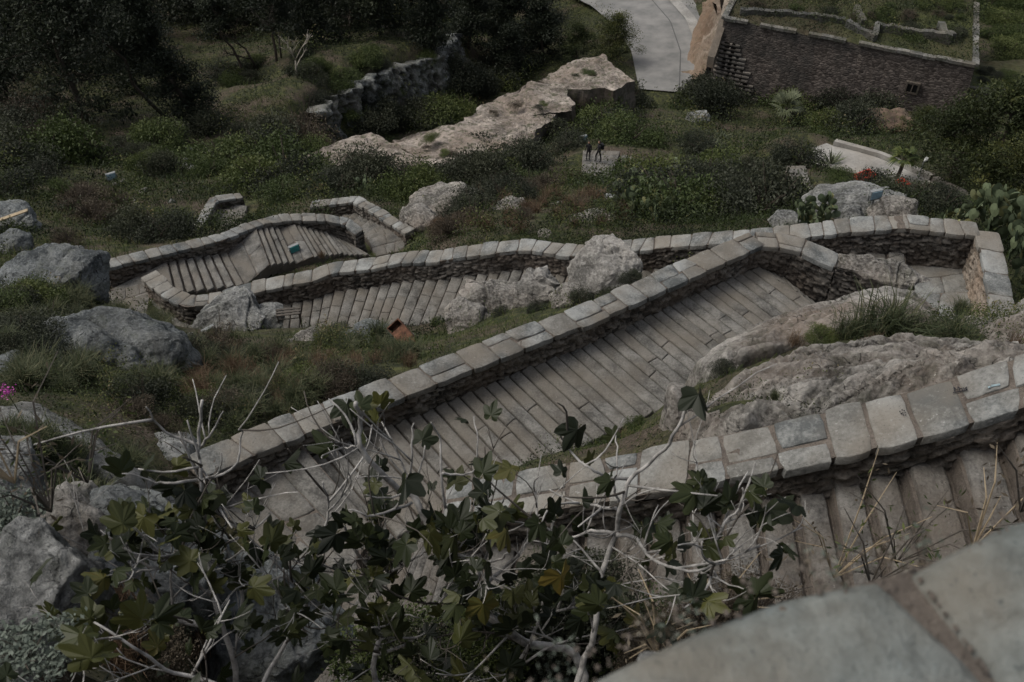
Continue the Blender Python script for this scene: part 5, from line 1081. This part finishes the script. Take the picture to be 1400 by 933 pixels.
# ------------------------------------------------------------------ foreground parapet
FP = P3([(640, 975, -1.16), (790, 918, -1.16), (930, 858, -1.15), (1060, 800, -1.14), (1210, 760, -1.13), (1400, 712, -1.12), (1800, 590, -1.10)])
t = empty('stone_parapet'); tag(t, 'out of focus foreground wall top with two huge blue grey slabs', 'wall')
s, Q = resample(FP, .05); nr = normals(Q)                       # path runs left->right; camera side is the right-hand side (-normal)
mb = MB()
def fpt(px_s, o, dz=0): return np.array([np.interp(px_s, s, Q[:, k]) - np.interp(px_s, s, nr[:, k]) * o for k in range(3)]) + [0, 0, dz]
sj = [np.linalg.norm((Q - pz(x, y, -1.14))[:, :2], axis=1).argmin() * (s[1]) for x, y in ((690, 950), (1190, 764), (1224, 757), (1800, 590))]
FPM = stone_mat('foreground_slab', (.06, .082, .088), (.175, .212, .215), (.165, .145, .115), tintamt=.2, blotch=5, spots=.5, bump=.4, fine=40)
stone(mb, [fpt(sj[0], 0), fpt(sj[1], 0), fpt(sj[1] + .16, .62), fpt(sj[0], .62)], .12, .45, bev=.03, rough=.006, gap=0)
stone(mb, [fpt(sj[2], 0), fpt(sj[3], 0), fpt(sj[3], .62), fpt(sj[2] + .17, .62)], .12, .6, bev=.03, rough=.006, gap=0)
cp = mb.build('coping', FPM, t, True)
mb = MB(); V = []; 
L_ = [(fpt(a, .02, -.018), fpt(a, .6, -.018), fpt(a, .6, -.5), fpt(a, .02, -.5)) for a in np.linspace(0, s[-1], 40)]
for q in L_: V += list(q)
mb.add(V, [(i * 4 + k, i * 4 + (k + 1) % 4, (i + 1) * 4 + (k + 1) % 4, (i + 1) * 4 + k) for i in range(39) for k in (0, 1, 3)])
mb.build('mortar_bed', M['mortar'], cp)
Pm = [fpt(a, .30) for a in np.linspace(0, s[-1], 40)]; masonry(Pm, .52, t, 1.3, 2.0, seed=99, zoff=-.13)
# pebbles and dried stonecrop along the edge
mb = MB(); rr = random.Random(5); V0, F0 = ICO[3]; 
for i in range(170):
    a = rr.uniform(0, s[-1] * .62); o_ = rr.choice([rr.uniform(-.03, .02), rr.uniform(-.03, .05)]); 
    if rr.random() < .4: a = sj[1] + (sj[2] - sj[1]) * rr.uniform(.1, .9) + .03; o_ = rr.uniform(0, .55); a += .07 * o_ / .62
    sz = rr.uniform(.0015, .0042); mb.add(V0 * sz * np.array([1, 1.2, .7]) + fpt(a, o_, -.008), F0.tolist(), rr.random())
tag(mb.build('grit', M['mortar'], t, True), kind='stuff')
rn = np.random.default_rng(9); k = 0
for i in range(9):
    a = rn.uniform(.0, s[-1] * .55); base = fpt(a, -.01 - .03 * rn.random(), -.05); n = 55
    C = base + rn.normal(size=(n, 3)) * np.array([.02, .02, .014]); V, F_, tt = leaves(C, .009 * rn.uniform(.5, 1.4, n), int(i), .6)
    e = empty('stonecrop', base); o1 = obj('foliage', mesh('foliage', V - base, F_, M['silver' if i % 2 else 'shrub_dry'], tt), e)
    C = base + rn.normal(size=(14, 3)) * np.array([.02, .02, .010]) + [0, 0, .016]; V, F_, tt = leaves(C, .006 * np.ones(14), int(i) + 70); obj('blossom', mesh('blossom', V - base, F_, M['petal'], tt), e)
    tag(e, 'tiny pale flowering stonecrop along the blurred foreground wall edge', 'plant', 'stonecrops on the foreground wall edge')

# dried weeds hanging over flight A
def weed(px, py, d, h, label, seed, mat='shrub_green', stalk='drygrass'):
    p = pd(px, py, d); r = random.Random(seed); rn = np.random.default_rng(seed); e = empty('tall_weed', p); mb = MB(); C = []
    for i in range(9):
        a = r.uniform(0, 6.28); l = h * r.uniform(.5, 1.1); b = np.array([math.cos(a) * .25 * l, math.sin(a) * .25 * l, l * .6]); c_ = b + np.array([math.cos(a) * .3 * l, math.sin(a) * .3 * l, l * r.uniform(.0, .35)])
        mb.tube([np.zeros(3), b, c_], [.006, .005, .002], 4)
        for q in range(10): C.append(lerp(b, c_, r.uniform(-.3, 1)) + rn.normal(size=3) * .03)
    obj('stems', mesh('stems', np.concatenate(mb.v), mb.f, M['wood' if seed % 2 else 'fig_wood']), e); V, F_, t_ = leaves(np.array(C), .05 * rn.uniform(.5, 1.3, len(C)), seed, .5, .3); obj('foliage', mesh('foliage', V, F_, M[mat], t_), e); tag(e, label, 'weed')
for i, (x, y, d, h, lb) in enumerate(((1225, 770, 7.6, 1.0, 'leggy green weed rising before the near treads, left of centre right'), (1140, 790, 7.8, .9, 'thin dry weed in front of the near treads'), (1190, 800, 6.5, .6, 'short bushy weed behind the foreground wall'), (1330, 750, 7.0, .7, 'dry pale weed at right in front of the near treads'), (1395, 700, 6.0, .8, 'pale twiggy weed cut by the right edge'), (960, 870, 6.4, .7, 'brown heath like weed near the fig branches'), (1010, 850, 6.6, .6, 'reddish weed right of the fig trunk'), (900, 900, 5.6, .6, 'brown weed under the fig trunk'), (70, 700, 5.6, .9, 'bare dry weed in front of the left slab'), (20, 660, 5.2, .9, 'tall dry weed at the left edge'), (120, 660, 6.5, .8, 'dry weed between the left slab and the fig'))):
    weed(x, y, d, h, lb, i, 'shrub_dry' if i in (1, 3, 4, 5, 6, 7, 8, 9) else 'shrub_green')
for i, (x, y) in enumerate(((960, 860), (930, 890), (1000, 880), (880, 920), (1040, 840))): bush(pd(x, y, 6.2), .35, 'dry', 'brown scrub clump low behind the foreground wall', 'scrub clumps behind the foreground wall')

# ------------------------------------------------------------------ fig tree
ft = empty('fig_tree', tuple(pd(640, 1010, 6.6))); tag(ft, 'sprawling fig tree with pale bare branches and dark lobed leaves in the foreground', 'fig tree')
o0 = np.array(ft.location)
BR = [([(780, 960), (800, 900), (812, 868), (824, 782), (840, 737), (849, 691), (862, 655), (894, 628), (921, 596), (940, 555)], 5.9, 4.9, .019),
      ([(862, 655), (830, 652), (808, 641), (781, 619), (763, 592)], 5.3, 5.1, .010), ([(849, 691), (840, 669), (844, 630), (842, 596)], 5.4, 5.3, .008), ([(844, 696), (815, 693), (785, 685), (749, 669)], 5.4, 5.6, .010),
      ([(842, 730), (808, 725), (776, 737), (735, 714)], 5.5, 5.4, .011), ([(844, 731), (871, 737), (890, 764), (940, 780), (987, 768), (1005, 750)], 5.5, 5.2, .012), ([(957, 782), (990, 795), (1023, 809)], 5.4, 5.3, .007), ([(955, 778), (978, 746), (991, 714), (1016, 689), (1014, 668)], 5.4, 5.2, .009),
      ([(640, 1010), (785, 960), (785, 893), (726, 882), (690, 859), (649, 827), (618, 791), (595, 741), (568, 682), (545, 669), (513, 637), (491, 610), (493, 578), (486, 551)], 6.5, 5.2, .030),
      ([(627, 800), (612, 812), (595, 827)], 5.9, 5.8, .014), ([(606, 764), (627, 759), (672, 768), (695, 755)], 5.8, 5.6, .012), ([(645, 815), (663, 764), (677, 714), (690, 678)], 5.9, 5.6, .012), ([(649, 809), (690, 777), (717, 746), (733, 709), (729, 664)], 5.9, 5.7, .013),
      ([(568, 669), (536, 680), (500, 678)], 5.5, 5.4, .008), ([(563, 687), (513, 705), (477, 696)], 5.5, 5.4, .009), ([(563, 664), (562, 620), (565, 578)], 5.5, 5.3, .008), ([(609, 696), (602, 646), (602, 601), (590, 578)], 5.6, 5.3, .009), ([(604, 648), (630, 648), (649, 641), (652, 600), (647, 569)], 5.4, 5.3, .007), ([(491, 610), (470, 612), (455, 608)], 5.3, 5.3, .005),
      ([(600, 990), (513, 932), (522, 850), (513, 791), (491, 759), (470, 720)], 6.5, 5.9, .020), ([(513, 791), (550, 773), (581, 755), (588, 742)], 6, 5.9, .010), ([(522, 848), (545, 839), (572, 845)], 6, 5.9, .010), ([(513, 895), (550, 882), (581, 866)], 6.1, 5.8, .012), ([(513, 860), (470, 843), (400, 836), (394, 832)], 6.1, 5.7, .010),
      ([(560, 1000), (350, 960), (320, 900), (295, 823), (281, 732), (279, 705), (274, 650), (272, 607), (277, 546)], 6.5, 5.3, .020), ([(272, 607), (227, 592), (199, 555)], 5.5, 5.3, .009), ([(274, 610), (290, 590), (304, 564)], 5.5, 5.4, .008), ([(274, 640), (295, 664)], 5.5, 5.6, .007), ([(272, 655), (240, 660), (213, 660), (168, 646)], 5.6, 5.4, .009), ([(272, 655), (317, 641), (331, 596), (326, 588)], 5.6, 5.4, .008),
      ([(295, 860), (236, 845), (227, 836), (190, 796)], 6.1, 5.9, .020), ([(281, 735), (263, 746), (227, 773), (186, 782)], 5.9, 5.6, .011), ([(263, 787), (266, 765), (255, 757), (240, 753)], 5.8, 5.7, .010), ([(295, 823), (272, 800), (240, 764)], 6, 5.8, .011), ([(330, 860), (330, 800), (322, 773), (304, 737), (308, 705), (281, 678)], 6.1, 5.7, .012), ([(308, 744), (349, 723), (372, 700)], 5.9, 5.7, .009),
      ([(420, 980), (281, 932), (227, 914), (181, 882), (127, 852)], 5.2, 4.9, .012), ([(350, 950), (390, 880), (420, 820), (430, 760), (450, 700), (440, 660)], 6.4, 5.8, .014), ([(640, 1000), (700, 920), (740, 840), (745, 770), (760, 700)], 6.4, 5.8, .014), ([(420, 820), (390, 790), (350, 800), (310, 780)], 6.1, 5.9, .008), ([(740, 840), (790, 830), (850, 800), (900, 790)], 6.1, 5.8, .009), ([(700, 920), (760, 880), (860, 860)], 6.2, 6, .009), ([(450, 700), (480, 660), (470, 640)], 5.9, 5.7, .007)]
rg = random.Random(77); tips = []; mbp = MB(); mbd = MB(); leafpts = []
def smooth(pts, k=4):
    P_ = np.array(pts); n = len(P_); out = []
    for i in range(n - 1):
        p0, p1, p2, p3_ = P_[max(i - 1, 0)], P_[i], P_[i + 1], P_[min(i + 2, n - 1)]
        for j in range(k):
            t = j / k; out.append(.5 * ((2 * p1) + (-p0 + p2) * t + (2 * p0 - 5 * p1 + 4 * p2 - p3_) * t * t + (-p0 + 3 * p1 - 3 * p2 + p3_) * t ** 3))
    out.append(P_[-1]); return out
def twig(p, d, l, rad, lev, dark):
    pts = [p]; n = 5; d = d / np.linalg.norm(d); bend = np.array([rg.uniform(-.8, .8), rg.uniform(-.8, .8), rg.uniform(-.1, .9)])
    for i in range(n): d = d + bend * .22 + np.array([rg.uniform(-.12, .12) for _ in range(3)]); d /= np.linalg.norm(d); pts.append(pts[-1] + d * l / n)
    (mbd if dark else mbp).tube(pts, [rad * (1 - i / (n + 1) * .6) for i in range(n + 1)], 5, rg.random())
    tips.append((pts[-1], d, lev)); 
    if lev:
        for _ in range(rg.choice([1, 2, 3])):
            i = rg.randint(1, n - 1); nd = d + np.array([rg.uniform(-.9, .9), rg.uniform(-.9, .9), rg.uniform(-.3, .7)]); twig(pts[i], nd, l * rg.uniform(.45, .8), rad * .65, lev - 1, dark)
for bi_, (pp_, d0, d1, rad) in enumerate(BR):
    n = len(pp_); W_ = [pd(x, y, d0 + (d1 - d0) * (i / (n - 1)) + .06 * math.sin(i * 2.1 + bi_)) - o0 for i, (x, y) in enumerate(pp_)]
    C_ = smooth(W_); m = len(C_); mb = MB(); C_ = [q + np.array([rg.uniform(-1, 1) for _ in range(3)]) * .006 for q in C_]
    mb.tube(C_, [rad * (1 - .62 * i / (m - 1)) for i in range(m)], 8); me = mesh('branch', np.concatenate(mb.v), mb.f, M['fig_bark'], None, True); obj('trunk' if bi_ == 8 else 'branch', me, ft)
    tips.append((C_[-1], C_[-1] - C_[-2], 1)); hi = bi_ in (1, 2, 3)
    for _ in range(max(3, int(n * 1.35))):
        i = rg.randint(int(m * .2), m - 2); ylow = C_[i]
        py_ = pp_[min(n - 1, i // 4)][1]
        if py_ < 690 and rg.random() < .75: continue
        nd = np.array([rg.uniform(-1, 1), rg.uniform(-.8, .8), rg.uniform(-.1, 1)]); twig(C_[i], nd, rg.uniform(.22, .62), rg.choice([.008, .0055, .0045]), 2 if py_ > 740 else 0, rg.random() < .4)
me = mesh('twigs', np.concatenate(mbp.v), mbp.f, M['fig_bark'], None, True); obj('pale_twigs', me, ft); me = mesh('dtwigs', np.concatenate(mbd.v), mbd.f, M['fig_wood'], None, True); obj('dark_twigs', me, ft)
# lobed leaves
LP = [(0, 0)]; 
for ang, rr_ in ((-158, .30), (-140, .50), (-118, .60), (-104, .54), (-90, .50), (-76, .62), (-62, .84), (-52, .90), (-42, .78), (-28, .56), (-15, .78), (-6, .98), (2, 1.06), (10, .92), (18, .78), (29, .56), (42, .80), (50, .90), (62, .82), (78, .60), (90, .50), (106, .56), (118, .60), (140, .48), (158, .30)): LP.append((math.sin(math.radians(ang)) * rr_, math.cos(math.radians(ang)) * rr_))
LP = np.array(LP); LP[0] = (0, 0); V = []; F_ = []; T = []
def figleaf(p, d, s, t):
    nrm_ = np.array([rg.uniform(-1, 1), rg.uniform(-1.2, .5), rg.uniform(.15, 1)]); nrm_ /= np.linalg.norm(nrm_); d = d - nrm_ * (d @ nrm_) + 1e-4; d /= np.linalg.norm(d); sd = np.cross(d, nrm_); b = sum(len(v) for v in V); cup = rg.uniform(-.3, 1.0); fold = rg.uniform(.1, .95)
    u, v = LP[:, 0], LP[:, 1] + .25; z = cup * (v ** 2) * .5 + np.abs(u) * fold + .05 * np.sin(u * 9 + v * 7)
    V.append(p + (sd[None] * u[:, None] + d[None] * v[:, None] - nrm_[None] * z[:, None]) * s)
    n = len(LP)
    for i in range(1, n - 1): F_.append((b, b + i, b + i + 1)); T.append(min(1, max(0, t + rg.uniform(-.02, .02))))
    V.append(np.array([p - sd * .004, p + sd * .004, V[-1][0] + sd * .003])); F_.append((b + n, b + n + 1, b + n + 2)); T.append(.8)
nl = 0
for (p, d, lv) in tips:
    pw = p + o0; q = [pw @ FW, pw @ RT, pw @ UP]; sx = 700 + FPX * q[1] / q[0]; sy = 466.5 - FPX * q[2] / q[0]
    dens = .22 if sy > 720 else .14
    if sy < 640: dens = .1
    if 150 < sx < 480 and sy > 640: dens = .2
    for _ in range(rg.choice([1, 2, 3])):
        if rg.random() > dens: continue
        t = rg.choice([rg.uniform(0, .6)] * 5 + [rg.uniform(.5, .88)] * 2 + [rg.uniform(.84, .9)] * (1 if rg.random() < .1 else 0) or [.3]); dd_ = d / (np.linalg.norm(d) + 1e-6) + np.array([rg.uniform(-1, 1), rg.uniform(-1, 1), rg.uniform(-.6, .4)])
        figleaf(p + np.array([rg.uniform(-.03, .03) for _ in range(3)]), dd_, rg.uniform(.06, .125), t); nl += 1
# fill: more leaves in the shaded mass
for i in range(75):
    x = rg.uniform(180, 960); y = rg.uniform(690, 950)
    if 420 < x < 600 and y < 860 and rg.random() < .6: continue
    if rg.random() < (760 - y) / 120: continue
    p = pd(x, y, rg.uniform(6.3, 7.2)) - o0; figleaf(p, np.array([rg.uniform(-1, 1), rg.uniform(-1, 1), rg.uniform(-.5, .5)]), rg.uniform(.06, .125), rg.choice([rg.uniform(0, .5), rg.uniform(0, .5), rg.uniform(.2, .88)]))
for x, y, d, t in ((465, 725, 5.4, 0), (768, 783, 5.0, .91), (660, 820, 5.3, .87), (583, 462 + 260, 5.4, .85), (560, 738, 5.4, .3), (955, 530, 4.85, .15), (795, 580, 5.1, .1), (1035, 812, 5.2, .4), (555, 648, 5.3, .1), (200, 700, 5.4, .84), (1045, 700, 5.2, .3)):
    figleaf(pd(x, y, d) - o0, np.array([rg.uniform(-.6, .6), rg.uniform(-.5, .5), -.5]), .13, t)
obj('leaves', mesh('leaves', np.concatenate(V), F_, M['fig_leaf'], T), ft)
print('fig leaves', nl)

# ------------------------------------------------------------------ light
w = bpy.data.worlds.new('World'); S.world = w; w.use_nodes = True; nt = w.node_tree; bg = nt.nodes['Background']
sky = nt.nodes.new('ShaderNodeTexSky'); sky.sky_type = 'NISHITA'; sky.sun_disc = False; sky.sun_elevation = math.radians(58); sky.sun_rotation = math.radians(-77); sky.dust_density = 5; sky.air_density = 1.0; sky.ozone_density = .6
hs_ = nt.nodes.new('ShaderNodeHueSaturation'); hs_.inputs['Saturation'].default_value = .45; nt.links.new(sky.outputs[0], hs_.inputs['Color']); nt.links.new(hs_.outputs[0], bg.inputs['Color']); bg.inputs['Strength'].default_value = .15
sl = bpy.data.lights.new('sun', 'SUN'); sl.energy = 1.35; sl.angle = math.radians(22); sl.color = (1, .96, .87); so = bpy.data.objects.new('sun', sl); COL.objects.link(so)
so.rotation_euler = Vector((-.52, .12, .85)).to_track_quat('Z', 'Y').to_euler()
S.view_settings.view_transform = 'Standard'; S.view_settings.look = 'None'; S.view_settings.exposure = 0
S.render.engine = 'CYCLES'; S.cycles.max_bounces = 4; S.cycles.diffuse_bounces = 2
